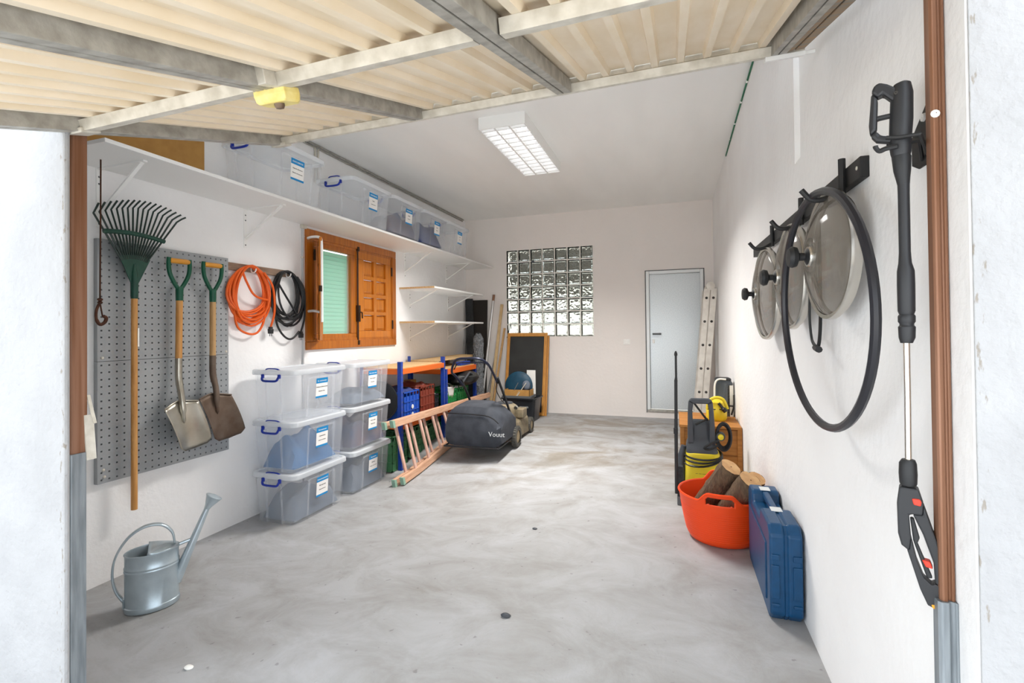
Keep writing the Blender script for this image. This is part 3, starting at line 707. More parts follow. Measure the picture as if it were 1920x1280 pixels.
# ------------------------------------------------------------------ shovels
def shovel(label, y, zg, wood, steel, bpts, ytilt, zs):
    t = T('shovel', label, 'shovel', (TX, y, bpts[2][1]), group=None)
    MB().tube([(TX, y-.064, zg), (TX, y-.05, zg), (TX, y+.05, zg+.002), (TX, y+.064, zg+.002)], [.015, .017, .017, .015], 12).build('grip', 'wood_grip', t, smooth=True)
    m = MB()
    for sg in (-1, 1):
        m.tube(smooth_path([(TX, y+sg*.068, zg+.018), (TX, y+sg*.070, zg-.03), (TX, y+sg*.062, zg-.085), (TX, y+sg*.035, zg-.14), (TX, y+sg*.008, zg-.18)], 4), [.013]*17, 8)
    m.tube([(TX, y, zg-.165), (TX, y, zg-.20), (TX, y, zg-.255)], [.022, .022, .021], 12)
    m.build('yoke', 'grip_green', t, smooth=True)
    MB().tube([(TX, y, zg-.25), (TX, y+ytilt*.5, zs)], .0195, 12).build('shaft', wood, t, smooth=True)
    bt = (Vector((0, *bpts[0]))+Vector((0, *bpts[1])))/2
    m = MB(); m.tube(smooth_path([(TX, y+ytilt*.5, zs+.01), (TX+.002, y+ytilt*.6, zs-.12), (TX+.03, y+ytilt*.9, bt.z+.06), (TX+.045, bt.y+.012, bt.z-.02), (TX+.045, bt.y+.02, bt.z-.12)], 5), [.0205]*8+[.019]*6+[.0175]*3+[.012]*3+[.004], 10); m.build('socket', steel, t, smooth=True)
    p00, p10, p01, p11 = [Vector((TX+.03, a, b)) for a, b in bpts]   # top-left, top-right, bottom-left, bottom-right
    def f(u, v):
        p = p00.lerp(p10, u).lerp(p01.lerp(p11, u), v); c = 4*(u-.5)**2
        p.x += .03*(c-.3)+.05*v-.05*v*v+.025*v; ed = abs(u-.5)*2
        p += (p01-p00).normalized()*(-.022*(1-ed)*(1-v)*1.2-(.03*max(0, ed-.75)/.25*v*1.0)+.012*v*(1-ed))
        return p
    m = MB(); m.grid(f, 14, 12); m.build('blade', steel, t, smooth=True, solid=.0025)
    m = MB(); rim = [f(i/14, 0)+Vector((.004, 0, .001)) for i in range(15)]; m.tube(rim, .0045, 6); m.build('tread', steel, t, smooth=True)
    return t
shovel('clean steel shovel with green yoke hanging beside the leaf rake', 2.262, 1.713, 'wood_ash', 'steel_bright', [(2.126, .775), (2.350, .800), (2.222, .49), (2.438, .515)], -.012, 1.075)
shovel('worn rusty brown shovel with green yoke at the pegboard edge', 2.500, 1.716, 'wood_worn', 'steel_rust', [(2.356, .806), (2.600, .806), (2.460, .50), (2.704, .525)], -.004, 1.08)

# hanging cable with a rusty hook
t = T('hanging_hook', 'rusty cable with a snap hook hanging beside the pegboard', 'hook', (-2.96, 1.76, 1.29))
MB().tube([(-2.96, 1.76, 2.28), (-2.96, 1.759, 1.9), (-2.96, 1.756, 1.44)], .0042, 6).build('cable', 'rust_dark', t, smooth=True)
m = MB(); m.lathe([(.004, 0), (.012, .004), (.012, .010), (.007, .014), (.013, .020), (.013, .027), (.004, .032)], 10, Matrix.Translation((-2.96, 1.756, 1.412)), caps=True)
m.tube(smooth_path([(-2.96, 1.752, 1.412), (-2.96, 1.739, 1.375), (-2.96, 1.738, 1.33), (-2.96, 1.755, 1.300), (-2.96, 1.778, 1.310), (-2.96, 1.786, 1.335), (-2.96, 1.772, 1.345)], 4), [.007]*9+[.009]*16, 8)
m.tube([(-2.96, 1.757, 1.41), (-2.96, 1.768, 1.345)], .004, 6); m.build('snap_hook', 'rust_dark', t, smooth=True)

# cord batten and the two cords
t = T('cord_rail', 'old wooden batten on the left wall holding the two coiled cords', 'batten', (XL, 2.98, 1.75))
MB().box(XL, XL+.022, 2.675, 3.29, 1.712, 1.768).build('batten', 'old_wood', t, bevel=.003)
for yy in (2.88, 3.235):
    m = MB(); m.tube(arc((XL+.045, yy, 1.735), .026, PI*.5, PI*2.05, 10, (1, 0, 0), (0, 0, 1)), .005, 6); m.tube([(XL+.02, yy, 1.76), (XL+.045, yy, 1.761)], .005, 6); m.build('hook', 'white_metal', t, smooth=True)
def coil(name, label, mt, yc, ztop, hw, hh, n, r, plug, seed, x0=XL+.02):
    rnd = random.Random(seed); t = T(name, label, 'extension cord', (x0, yc, ztop-2*hh)); path = []
    for k in range(n):
        w_ = hw*rnd.uniform(.72, 1.0); h_ = hh*rnd.uniform(.74, .97); dy = rnd.uniform(-.18, .18)*hw; xx = x0+.012+.045*(k/n)+rnd.uniform(-.006, .006); tilt = rnd.uniform(-.1, .1)
        for i in range(20):
            a = PI/2+i*2*PI/20; yy = w_*math.cos(a)*(1+.12*math.sin(a)*-1); zz = h_*math.sin(a)
            drop = (1-math.sin(a))/2
            path.append(Vector((xx+.018*math.sin(2*a+k)*.4, yc+dy*drop+yy+tilt*(zz-h_), ztop-.02+rnd.uniform(-.004, .004)-h_+zz)))
    m = MB(); m.tube(smooth_path(path[::2], 3), r, 7); m.build('coil', mt, t, smooth=True)
    # loose end hanging down to the plug
    end = path[-1]; p = Vector(plug)
    m = MB(); m.tube(smooth_path([Vector((x0+.06, yc+hw*.5, ztop-.06)), Vector((x0+.065, yc+hw*.93, ztop-hh*.7)), Vector((x0+.06, p.y+.01, p.z+.16)), p+Vector((0, 0, .03))], 6), r, 7); m.build('loose_end', mt, t, smooth=True)
    m = MB(); m.loft([rrect(.012, .014, .005, z, 3, p.x, p.y) for z in (p.z+.035, p.z+.02)]+[rrect(.014, .021, .006, p.z+.015, 3, p.x, p.y), rrect(.013, .019, .006, p.z-.02, 3, p.x, p.y)])
    for dy in (-.009, .009): m.cbox((p.x, p.y+dy, p.z-.03), (.003, .006, .022))
    m.build('plug', 'black_plastic', t, bevel=.002)
    return t
co1 = coil('extension_cord', 'orange extension cord coiled on the wall batten', 'orange_cord', 2.852, 1.775, .190, .238, 10, .0085, (XL+.05, 3.04, 1.255), 3)
m = MB(); m.tube(smooth_path([(XL+.05, 2.70, 1.42), (XL+.05, 2.73, 1.29), (XL+.05, 2.82, 1.238), (XL+.05, 2.91, 1.245), (XL+.05, 2.97, 1.33), (XL+.05, 2.985, 1.45)], 5), .0085, 7)
m.tube(smooth_path([(XL+.06, 2.76, 1.72), (XL+.07, 2.80, 1.62), (XL+.07, 2.87, 1.53), (XL+.07, 3.0, 1.50)], 5), .0085, 7); m.build('loop', 'orange_cord', co1, smooth=True)
co2 = coil('extension_cord', 'black extension cord coiled on the batten beside the window', 'black_rubber', 3.215, 1.775, .168, .238, 9, .0085, (XL+.05, 3.37, 1.215), 8)
m = MB(); m.tube(smooth_path([(XL+.05, 3.08, 1.45), (XL+.05, 3.11, 1.30), (XL+.05, 3.19, 1.205), (XL+.05, 3.27, 1.19), (XL+.05, 3.35, 1.25)], 5), .0085, 7)
m.tube(smooth_path([(XL+.06, 3.10, 1.66), (XL+.07, 3.2, 1.52), (XL+.07, 3.30, 1.40)], 5), .0085, 7); m.build('loop', 'black_rubber', co2, smooth=True)

# conduits and cables on the walls
t = T('conduit', 'thin grey vertical conduit on the wall between black cord and window', 'conduit', (XL+.01, 3.44, -.18))
MB().tube([(XL+.009, 3.44, -.18), (XL+.009, 3.44, 2.19)], .009, 8).build('pipe', 'grey_conduit', t, smooth=True)
MB().box(XL, XL+.03, 3.42, 3.475, 2.165, 2.199).build('clamp', 'galv_light', t, bevel=.004)
MB().box(XL, XL+.022, 3.425, 3.455, 1.90, 1.915).build('clamp', 'galv_light', t, bevel=.002)
t = T('ceiling_conduit', 'thin grey double conduit along the left wall under the ceiling', 'conduit', (XL+.01, 5, ZC))
for k in (0, 1): MB().tube([(XL+.012+.018*k, 2.9, ZC-.012-.016*(1-k)), (XL+.012+.018*k, 6.85, ZC-.012-.016*(1-k))], .0085, 6).build('pipe', 'galv', t, smooth=True)
m = MB(); m.tube([(XL+.011, 3.60, 2.62), (XL+.011, 3.60, ZC-.03)], .009, 8); m.tube([(XL+.011, 3.64, 2.62), (XL+.011, 3.64, ZC-.03)], .009, 8); m.build('drop_pipe', 'galv_light', t, smooth=True)
t = T('green_wire', 'green wire with white clips along the right wall under the ceiling', 'wire', (XR, 4, 2.95))
gp = [(XR-.006, 2.4, 2.955), (XR-.006, 3.49, 2.955), (XR-.006, 4.3, 2.952), (XR-.006, 5.15, 2.935)]
MB().tube(gp, .0065, 6).build('wire', 'green_wire', t, smooth=True)
for yy in (3.66, 3.98, 4.38, 4.72, 5.14): MB().cbox((XR-.008, yy, 2.95-.01*(yy > 5)), (.014, .014, .022)).build('clip', 'switch_white', t, bevel=.003)

# ------------------------------------------------------------------ boltless shelving units
def post(par, x, y, z0, z1, front):
    m = MB(); w_ = .038
    m.box(x-.004, x+.004, y-w_/2, y+w_/2, z0, z1); m.box(x-w_*(1 if front else 0), x+w_*(0 if front else 1), y-w_/2, y-w_/2+.004, z0, z1)
    p = m.build('post', 'post_blue', par, bevel=.001)
    n = int((z1-z0)/.05); mm = MB()
    for i in range(n):
        z = z0+.03+i*.05
        for dy in (-.009, .009): mm.box(x+.0041, x+.0046, y+dy-.003, y+dy+.003, z-.008, z+.008)
    if front: mm.build('keyholes', 'dark_gap', p)['kind'] = 'stuff'
def beam(par, p, q, h=.055): MB().bar(p, q, .03, h).build('beam', 'beam_orange', par, bevel=.003)
su = T('shelving_unit', 'blue and orange shelving unit with chipboard decks beside the box stacks', 'shelving unit', (-2.85, 4.7, -.16))
y0, y1 = 4.22, 5.16
for y in (y0, y1):
    post(su, -2.605, y, gz(-2.6, y), .935, True); post(su, -3.085, y, gz(-3.05, y), .935, False)
for zt in (.868, .315):
    MB().box(-3.09, -2.625, y0-.005, y1+.005, zt-.012, zt).build('deck', 'chipboard', su)
    for x in (-2.612, -3.075): beam(su, (x, y0+.015, zt-.034), (x, y1-.015, zt-.034))
    for y in (y0, y1): beam(su, (-3.07, y, zt-.034), (-2.62, y, zt-.034))
su2 = T('shelving_unit', 'lower blue and orange shelving unit in the corner behind the lawn mower', 'shelving unit', (-2.85, 5.7, -.03))
y2, y3 = 5.215, 6.10
for y in (y2, y3):
    post(su2, -3.085, y, gz(-3.05, y), .80, False)
    post(su2, -2.60, y, gz(-2.6, y), .78, True)
for zt in (.782, .29):
    MB().box(-3.09, -2.615, y2-.005, y3+.005, zt-.012, zt).build('deck', 'chipboard', su2)
    for x in (-2.60, -3.075): beam(su2, (x, y2+.012, zt-.036), (x, y3-.012, zt-.036), .06)
    for y in (y2, y3): beam(su2, (-3.07, y, zt-.036), (-2.62, y, zt-.036))
o = MB().box(-3.10, -2.74, 5.19, 6.62, .866, .882).build('chipboard_sheet', 'chipboard'); tag(o, 'tan chipboard sheet lying above the lower corner shelving unit', 'board')
for yy in (5.4, 6.0):
    o = MB().box(-3.09, -2.95, yy-.03, yy+.03, .783, .865).build('wood_block', 'old_wood', bevel=.004); tag(o, 'small wooden block under the chipboard sheet, %s one' % ('near' if yy < 5.7 else 'far'), 'block')

def crate(label, mt, x0, x1, y0, y1, z0, z1, nr=3, nv=5, group=None, grip=True):
    t = T('plastic_crate', label, 'crate', ((x0+x1)/2, (y0+y1)/2, z0), group=group); th = .006; r = .008; e = .001
    m = MB(); m.box(x0+r, x1-r, y0+r, y1-r, z0, z0+th)
    for a, b, c_, d in ((x0+r, x0+r+th, y0+r, y1-r), (x1-r-th, x1-r, y0+r, y1-r), (x0+r, x1-r, y0+r, y0+r+th), (x0+r, x1-r, y1-r-th, y1-r)):
        m.box(a, b, c_, d, z0, z1-.05); 
    m.build('shell', mt, t)
    m = MB(); H = z1-z0
    for i in range(nr+1):
        z = z0+i*(H-.012)/nr
        for a, b, c_, d in ((x0, x0+.014, y0, y1), (x1-.014, x1, y0, y1), (x0, x1, y0, y0+.014), (x0, x1, y1-.014, y1)): m.box(a, b, c_, d, z, z+.011)
    for i in range(nv+1):
        y = y0+i*(y1-y0-.01)/nv; m.box(x1-.012, x1-.001, y, y+.009, z0, z1)
        m.box(x0+.001, x0+.012, y, y+.009, z0, z1); x = x0+i*(x1-x0-.01)/nv; m.box(x, x+.009, y0+.001, y0+.012, z0, z1); m.box(x, x+.009, y1-.012, y1-.001, z0, z1)
    m.build('lattice', mt, t)
    return t
cb = crate('blue plastic crate on the middle deck of the near shelving', 'crate_blue', -2.99, -2.625, 4.285, 4.615, .316, .615)
for zz in (.37, .45): MB().lathe([(.001, .002), (.022, .002), (.024, 0)], 12, frame((-2.6235, 4.46, zz), (0, 1, 0), (0, 0, 1))).build('emblem', 'sticker', cb)
crate('reddish brown plastic crate beside the blue crate', 'crate_brown', -2.99, -2.63, 4.63, 4.965, .316, .635)
crate('low black plastic crate behind the blue shelving post', 'crate_black', -2.95, -2.66, 4.985, 5.13, .316, .50, 2, 3)
crate('bright green plastic crate beside the blue post of the corner shelving', 'crate_green', -2.98, -2.63, 5.26, 5.56, .291, .50)
crate('bright green plastic crate under the black bag on the corner shelving', 'crate_green', -2.98, -2.63, 5.58, 5.92, .291, .51)
crate('dark green plastic crate on the floor under the near shelving, leftmost', 'crate_dgreen', -3.02, -2.66, 4.125, 4.42, gz(-2.8, 4.2)+.002, .195, 4, 6)
crate('dark green plastic crate on the floor under the near shelving, middle', 'crate_dgreen', -3.02, -2.66, 4.44, 4.86, gz(-2.8, 4.6)+.008, .215, 4, 6)
crate('dark green plastic crate on the floor under the near shelving, rightmost', 'crate_dgreen', -3.02, -2.70, 4.88, 5.14, gz(-2.8, 5.0)+.01, .17, 4, 6)
crate('green plastic crate on the floor under the corner shelving', 'crate_green', -3.02, -2.66, 5.25, 5.60, gz(-2.8, 5.4)+.006, .19, 4, 6)
bundle('folded_cloth', 'cloth_navy', (-2.82, 4.45, .59), (.30, .28, .06), 'dark blue cloth spilling over the blue crate', 11)
bundle('folded_cloth', 'crate_brown', (-2.83, 4.79, .60), (.28, .26, .07), 'red brown cloth on top of the brown crate', 12)
bundle('folded_cloth', 'paper_white', (-2.81, 5.06, .495), (.22, .11, .05), 'white cloth lying on the low black crate', 13)
# white leaflet hanging on the green crate
m = MB(); m.grid(lambda u, v: (-2.622+.02*math.sin(2*u)-.03*(1-v), 5.27+.19*u, .41+.12*v+.05*math.sin(PI*v)*u+.03*(1-u)), 8, 6)
tag(m.build('paper_sheet', 'paper_white', smooth=True, solid=.001), 'white paper sheet hanging over the bright green crate', 'paper')
# round dark mesh screen behind the first post
t = T('mesh_screen', 'round black mesh screen leaning between stacked boxes and blue post', 'screen', (-2.80, 4.17, .31))
cS = Vector((-2.85, 4.195, .535)); MB().tube(arc(cS, .20, 0, 2*PI, 28, (1, .1, 0), (0, 0, 1))[:-1], .006, 6, closed=True).build('rim', 'black_plastic', t, smooth=True)
MB().lathe([(.001, -.002), (.197, -.002), (.197, .002), (.001, .002)], 28, frame(cS, (1, .1, 0), (0, 0, 1))).build('mesh', 'crate_black', t)
# black bag on the corner unit
m = MB()
def bagf(c, d, seed, nu=22, nv=12):
    def f(u, v):
        a = u*2*PI; ph = (v-.5)*PI; k = 1+.06*math.sin(5*a+seed)*math.cos(ph)+.05*math.sin(9*ph+2*a)
        cx, sx_ = math.cos(a), math.sin(a); q = lambda t: math.copysign(abs(t)**.8, t)
        return (c[0]+d[0]*q(cx)*math.cos(ph)*k, c[1]+d[1]*q(sx_)*math.cos(ph)*k, c[2]+d[2]*math.copysign(abs(math.sin(ph))**.85, math.sin(ph)))
    m = MB(); m.grid(f, nu, nv); bmesh.ops.remove_doubles(m.bm, verts=m.bm.verts, dist=1e-4); return m
t = T('duffel_bag', 'black fabric bag piled on the green crates behind the mower handle', 'bag', (-2.55, 5.75, .5))
bagf((-2.66, 5.80, .617), (.19, .25, .098), 3).build('bag_body', 'black_rubber', t, smooth=True)
m = MB(); m.tube(smooth_path([(-2.52, 5.50, .60), (-2.48, 5.56, .68), (-2.50, 5.66, .70), (-2.5, 5.74, .68)], 5), .014, 8); m.build('strap', 'washer_grey', t, smooth=True)
# blue tray and boxes on the corner deck
o = MB().box(-2.72, -2.64, 5.72, 6.02, .783, .83).build('blue_toolbox', 'post_blue', bevel=.01); tag(o, 'flat blue box on the corner shelving deck behind the mower handle', 'box')
o = MB().box(-3.06, -2.965, 5.0, 5.13, .316, .66).build('cardboard_box', 'cardboard', bevel=.003); tag(o, 'small cardboard box standing behind the second blue post', 'box')

# ------------------------------------------------------------------ wooden ladder lying on its side
wl = T('wooden_ladder', 'pale wooden double ladder lying on its side in front of the shelving', 'ladder', (-2.42, 5.0, -.12))
def lp(k, y, h):   # h 0 = floor rail, 1 = top rail; k layer
    zb = gz(-2.43, y)+.032; zt = .372-.02*(y-3.85)
    b = Vector((-2.415+.06*k*0, y, zb)); tpt = Vector((-2.505, y-.02, zt)); d = Vector((.062, 0, .014))*(1-k)
    return b.lerp(tpt, h)+d-Vector((.035, 0, 0))
for k in (0, 1):
    s_, e_ = (3.86, 6.32) if k == 0 else (3.70+.12, 6.28)
    for h in (0, 1):
        pts = [lp(k, s_+(e_-s_)*i/8, h) for i in range(9)]
        m = MB(); up = (lp(k, 4, 1)-lp(k, 4, 0)).normalized(); side = Vector((1, 0, .2)).normalized()
        m.loft([[p+up*a*.032+Vector((b*.017, 0, 0)) for a, b in ((-1, -1), (1, -1), (1, 1), (-1, 1))] for p in pts]); r_ = m.build('rail', 'wood_ladder', wl, bevel=.004)
        m = MB(); p = pts[0]; m.loft([[p+Vector((0, dy, 0))+up*a*.033+Vector((b*.018, 0, 0)) for a, b in ((-1, -1), (1, -1), (1, 1), (-1, 1))] for dy in (-.004, .03)]); m.build('foot', 'green_foot', r_)
    for i in range(9):
        y = (4.12 if k == 0 else 4.04)+i*.265
        if y > 6.2: break
        a, b = lp(k, y, .06), lp(k, y-.03, .94)
        m = MB(); m.bar(a, b, .018, .032, (1, 0, 0)) if False else m.loft([[p+Vector((dx*.009, dy*.018, 0)) for dx, dy in ((-1, -1), (1, -1), (1, 1), (-1, 1))] for p in (a, b)])
        m.build('rung', 'wood_rung', wl, bevel=.003)

# ------------------------------------------------------------------ lawn mower
mw = T('lawn_mower', 'dusty lawn mower with a black grass bag in front of the shelving', 'lawn mower', (-1.9, 5.1, -.03))
def wheel(c, r, wd, par):
    M = frame(c, (0, 1, 0), (0, 0, 1)); m = MB()
    m.lathe([(r*.62, -wd/2), (r*.92, -wd/2), (r, -wd*.32), (r, wd*.32), (r*.92, wd/2), (r*.62, wd/2)], 28, M); wh = m.build('wheel', 'tyre', par, smooth=True)
    MB().lathe([(.001, -wd*.38), (r*.3, -wd*.42), (r*.64, -wd*.3), (r*.66, wd*.3), (r*.3, wd*.42), (.001, wd*.45)], 20, M).build('hub', 'hub', wh, smooth=True)
    m = MB()
    for k in range(26):
        a = k*2*PI/26
        m.cbox((0, 0, 0), (.010, r*.12, wd*.9), M @ Matrix.Rotation(a, 4, 'Z') @ Matrix.Translation((0, r*.985, 0)))
    m.build('tread', 'tyre', wh)['kind'] = 'stuff'
zr = gz(-1.66, 4.97)
wheel((-1.645, 4.97, zr+.115), .112, .05, mw); wheel((-1.675, 5.60, gz(-1.67, 5.6)+.092), .09, .045, mw)
wheel((-2.165, 4.97, gz(-2.15, 4.97)+.115), .112, .05, mw); wheel((-2.165, 5.60, gz(-2.15, 5.6)+.092), .09, .045, mw)
# deck
m = MB(); m.loft([[Vector((x, y, z)) for x, y in ((-2.13-e, 4.93-e*.3), (-1.70+e, 4.93-e*.3), (-1.69+e, 5.55), (-1.78+e*.5, 5.75+e), (-2.05-e*.5, 5.75+e), (-2.14-e, 5.55))] for z, e in ((.03, .02), (.10, .02), (.20, 0), (.255, -.07))]); m.build('deck', 'mower_body', mw, smooth=True, bevel=.012)
# engine
m = MB(); m.lathe([(.14, .22), (.155, .25), (.155, .34), (.14, .36), (.10, .385), (.001, .39)], 24, Matrix.Translation((-1.90, 5.32, 0)), caps=False); en = m.build('engine', 'mower_body', mw, smooth=True)
MB().lathe([(.095, .386), (.09, .40), (.001, .402)], 20, Matrix.Translation((-1.90, 5.32, 0))).build('recoil_cover', 'washer_grey', en, smooth=True)
MB().box(-1.77, -1.66, 5.26, 5.42, .23, .335).build('muffler', 'mower_body', en, bevel=.012)
MB().lathe([(.001, .03), (.02, .028), (.026, 0)], 12, frame((-1.72, 5.20, .36), (1, 0, 0), (0, 0, 1))).build('fuel_cap', 'chrome', en, smooth=True)
# grass bag
m = MB(); N_ = 15; rings = []
for i in range(N_):
    t_ = i/(N_-1); x = -2.235+.585*t_; e = abs(2*t_-1); tz = .485-.045*e**4-.11*max(0, (t_-.62)/.38)**2-.03*max(0, (.2-t_)/.2)**2
    zb = .075+.03*max(0, 1-12*min(t_, 1-t_)); y_ = 4.45+.05*max(0, (t_-.7)/.3)**2
    prof = [(y_+.02, zb), (y_-.01, zb+.06), (y_-.005+.01*math.sin(9*t_), zb+.17), (y_+.02, tz-.09), (y_+.07, tz-.02), (y_+.16, tz), (y_+.34, tz+.01), (y_+.47, tz-.04), (y_+.48, zb+.10), (y_+.44, zb+.01)]
    rings.append([Vector((x, a, b)) for a, b in prof])
m.loft(rings); gbag = m.build('grass_bag', 'mower_bag', mw, smooth=True)
m = MB(); m.tube(smooth_path([(-2.24, 4.90, .09), (-2.24, 4.47, .072), (-2.20, 4.44, .07), (-1.72, 4.45, .07), (-1.665, 4.50, .075), (-1.66, 4.9, .09)], 5), .009, 8); m.build('bag_frame', 'mower_black', gbag, smooth=True)
m = MB(); m.tube([Vector((-2.225+.565*i/12, 4.458, .40-.02*(i/12)**3-.06*max(0, (i/12-.75)/.25)**2)) for i in range(13)], .006, 6); m.build('seam', 'mower_black', gbag, smooth=True)
text('lettering', 'Vouut', .066, frame((-1.765, 4.448, .19), (1, .12, 0), (0, 0, 1)), 'sticker', gbag, depth=.002)
# handle bars
def ht(pts, r, nm, mt='mower_black'): m = MB(); m.tube(smooth_path(pts, 6), r, 9); return m.build(nm, mt, mw, smooth=True)
ht([(-1.70, 5.02, .24), (-1.71, 4.80, .52), (-1.72, 4.60, .76)], .013, 'lower_handle'); ht([(-2.13, 5.02, .24), (-2.13, 4.80, .52), (-2.13, 4.60, .74)], .013, 'lower_handle')
ht([(-1.735, 4.62, .72), (-1.745, 4.48, .86), (-1.77, 4.42, .925), (-1.83, 4.37, .965), (-1.95, 4.35, .968), (-2.06, 4.36, .955), (-2.12, 4.40, .90), (-2.155, 4.44, .82), (-2.15, 4.52, .77), (-2.13, 4.64, .67)], .0125, 'upper_handle', 'tube_blue')
ht([(-1.77, 4.45, .90), (-1.80, 4.40, .925), (-1.95, 4.37, .925), (-2.06, 4.385, .915), (-2.13, 4.44, .85)], .006, 'brake_bar', 'tube_blue')
for p in ((-1.735, 4.63, .71), (-2.13, 4.66, .67)): MB().lathe([(.001, .012), (.016, .01), (.016, -.01), (.001, -.012)], 10, frame(p, (0, 1, 0), (0, 0, 1))).build('wing_knob', 'black_plastic', mw, smooth=True)
ht([(-1.73, 4.62, .72), (-1.78, 4.72, .62), (-1.80, 4.9, .50), (-1.85, 5.2, .39)], .005, 'cable')
MB().cbox((0, 0, 0), (.05, .07, .05), Matrix.Translation((-1.70, 5.02, .255))).build('handle_mount', 'washer_grey', mw, bevel=.01)

# ------------------------------------------------------------------ corner: boards, poles, chalkboard, tote
def slab_lean(name, label, cat, mt, x0, x1, yb, yt, h, th=.018, dx=0):
    m = MB(); m.loft([[Vector((x0+a, y, z)), Vector((x1+a, y, z)), Vector((x1+a, y+th, z)), Vector((x0+a, y+th, z))] for a, y, z in ((dx, yb, .001), (0, yt, h))])
    return tag(m.build(name, mt, bevel=.002), label, cat)
slab_lean('dark_board', 'wide dark brown panel standing in the back left corner', 'board', 'board_black', -3.03, -2.755, 6.86, 6.945, 1.71)
slab_lean('felt_board', 'narrow charcoal felt covered panel in front of the dark panel, tilted', 'board', 'felt_grey', -3.11, -2.985, 6.72, 6.90, 1.735, .018, .12)
t = T('fluffy_roll', 'shaggy grey brush roll standing upright behind the mower handle', 'brush', (-2.64, 6.30, 0)); rnd = random.Random(5)
rings = []
for i in range(34):
    z = i*1.19/33; rr_ = .07-(.0 if i < 32 else .02*(i-31)); rings.append([Vector((-2.64+math.cos(k*2*PI/26)*(rr_+rnd.uniform(-.012, .012)), 6.30+math.sin(k*2*PI/26)*(rr_+rnd.uniform(-.012, .012)), z+rnd.uniform(-.012, .012))) for k in range(26)])
m = MB(); m.loft(rings); m.build('pile', 'brush_fluff', t)
MB().tube([(-2.64, 6.30, 1.0), (-2.64, 6.30, 1.205)], .02, 8).build('core', 'felt_grey', t)
def pole(name, label, mt, b, tp, r, n=10, tipm=None, cat='pole'):
    t = T(name, label, cat, b); MB().tube([b, tp], r, n).build('shaft', mt, t, smooth=True)
    if tipm: v = (Vector(tp)-Vector(b)).normalized(); MB().tube([Vector(tp)-v*.09, Vector(tp)+v*.004], r*1.04, n).build('end_cap', tipm, t, smooth=True)
    return t
pole('metal_pole', 'shiny metal pole with brown tip leaning on the back wall', 'pole_metal', (-2.72, 6.55, 0), (-2.648, 6.955, 1.78), .018, 10, 'rust_brown')
m = MB(); m.bar((-2.60, 6.60, 0), (-2.515, 6.955, 1.635), .045, .02, (0, -1, .2)); tag(m.build('wooden_plank', 'plank', bevel=.003), 'long pale wooden plank leaning beside the metal pole', 'plank')
m = MB(); m.bar((-2.545, 6.55, 0), (-2.475, 6.955, 1.27), .03, .02, (0, -1, .2)); tag(m.build('wooden_plank', 'wood_worn', bevel=.003), 'shorter brown wooden slat leaning behind the chalkboard', 'plank')
pole('thin_rod', 'thin dark rod leaning between metal pole and wooden plank', 'dark_gap', (-2.66, 6.48, 0), (-2.60, 6.955, 1.0), .007, 8, None, 'rod')
pole('thin_rod', 'thin grey rod standing in the back left corner', 'dark_gap', (-3.05, 6.66, 0), (-3.105, 6.95, 1.40), .007, 8, 'black_plastic', 'rod')
m = MB(); m.tube(smooth_path([(-2.42, 6.90, 1.12), (-2.40, 6.92, 1.19), (-2.385, 6.94, 1.29), (-2.375, 6.955, 1.33), (-2.37, 6.95, 1.26)], 5), .006, 6); tag(m.build('bent_wire', 'dark_gap', smooth=True), 'bent dark wire end above the chalkboard corner', 'wire')
# chalkboard
ch = T('chalkboard', 'black chalkboard with a wooden frame leaning on the back wall', 'chalkboard', (-2.08, 6.70, 0))
def cbp(x, s, n): p = Vector((x, 6.70, 0)).lerp(Vector((x, 6.93, 1.19)), s); return p+Vector((0, -.98, .19))*n
def cbox_(m, x0, x1, s0, s1, n0, n1): m.loft([[cbp(x, s, n) for x, s in ((x0, s0), (x1, s0), (x1, s1), (x0, s1))] for n in (n0, n1)])
m = MB(); 
for a in ((-2.41, -2.365, 0, 1), (-1.835, -1.787, 0, 1), (-2.365, -1.835, .955, 1), (-2.365, -1.835, 0, .04)): cbox_(m, *a, -.006, .026)
m.build('frame', 'chalk_frame', ch, bevel=.006)
m = MB(); cbox_(m, -2.37, -1.83, .03, .96, .0, .012); m.build('board', 'chalk', ch)
m = MB(); cbox_(m, -1.787, -1.765, .0, .97, -.03, -.004); m.build('back_leg', 'chalk_frame', ch, bevel=.004)
# tote with things
tt = T('plastic_tote', 'black open plastic tote in front of the chalkboard', 'tote', (-2.02, 6.37, 0))
def rr2(hx, hy, z, r=.04): return rrect(hx, hy, r, z, 4, -2.02, 6.37)
m = MB(); m.loft([rr2(.205, .15, .001), rr2(.235, .175, .30), rr2(.255, .195, .302), rr2(.255, .195, .318), rr2(.228, .17, .318), rr2(.20, .145, .012)]); m.build('body', 'tote_black', tt, smooth=True)
text('lettering', 'KOAIAES', .03, frame((-2.0, 6.196, .19), (1, 0, 0), (0, -.08, 1)), 'sticker', tt, depth=.001)
t = T('open_carton', 'open cardboard carton on top of the black tote', 'carton', (-2.06, 6.33, .30)); m = MB()
X0, X1, Y0, Y1, Z0, Z1 = -2.235, -1.875, 6.24, 6.44, .262, .425
for a in ((X0, X1, Y0, Y0+.005, Z0, Z1), (X0, X1, Y1-.005, Y1, Z0, Z1), (X0, X0+.005, Y0, Y1, Z0, Z1), (X1-.005, X1, Y0, Y1, Z0, Z1), (X0, X1, Y0, Y1, Z0, Z0+.005)): m.box(*a)
m.build('carton', 'cardboard', t)
m = MB(); m.loft([[Vector((x, y, z)) for x, y in ((-2.03, 0), (-1.95, 0), (-1.95, .004), (-2.03, .004))] for z, y in ((0, 0), (.1, 0))]); bmesh.ops.transform(m.bm, matrix=Matrix.Translation((0, 6.232, .26)), verts=m.bm.verts); m.build('flap', 'cardboard', t)
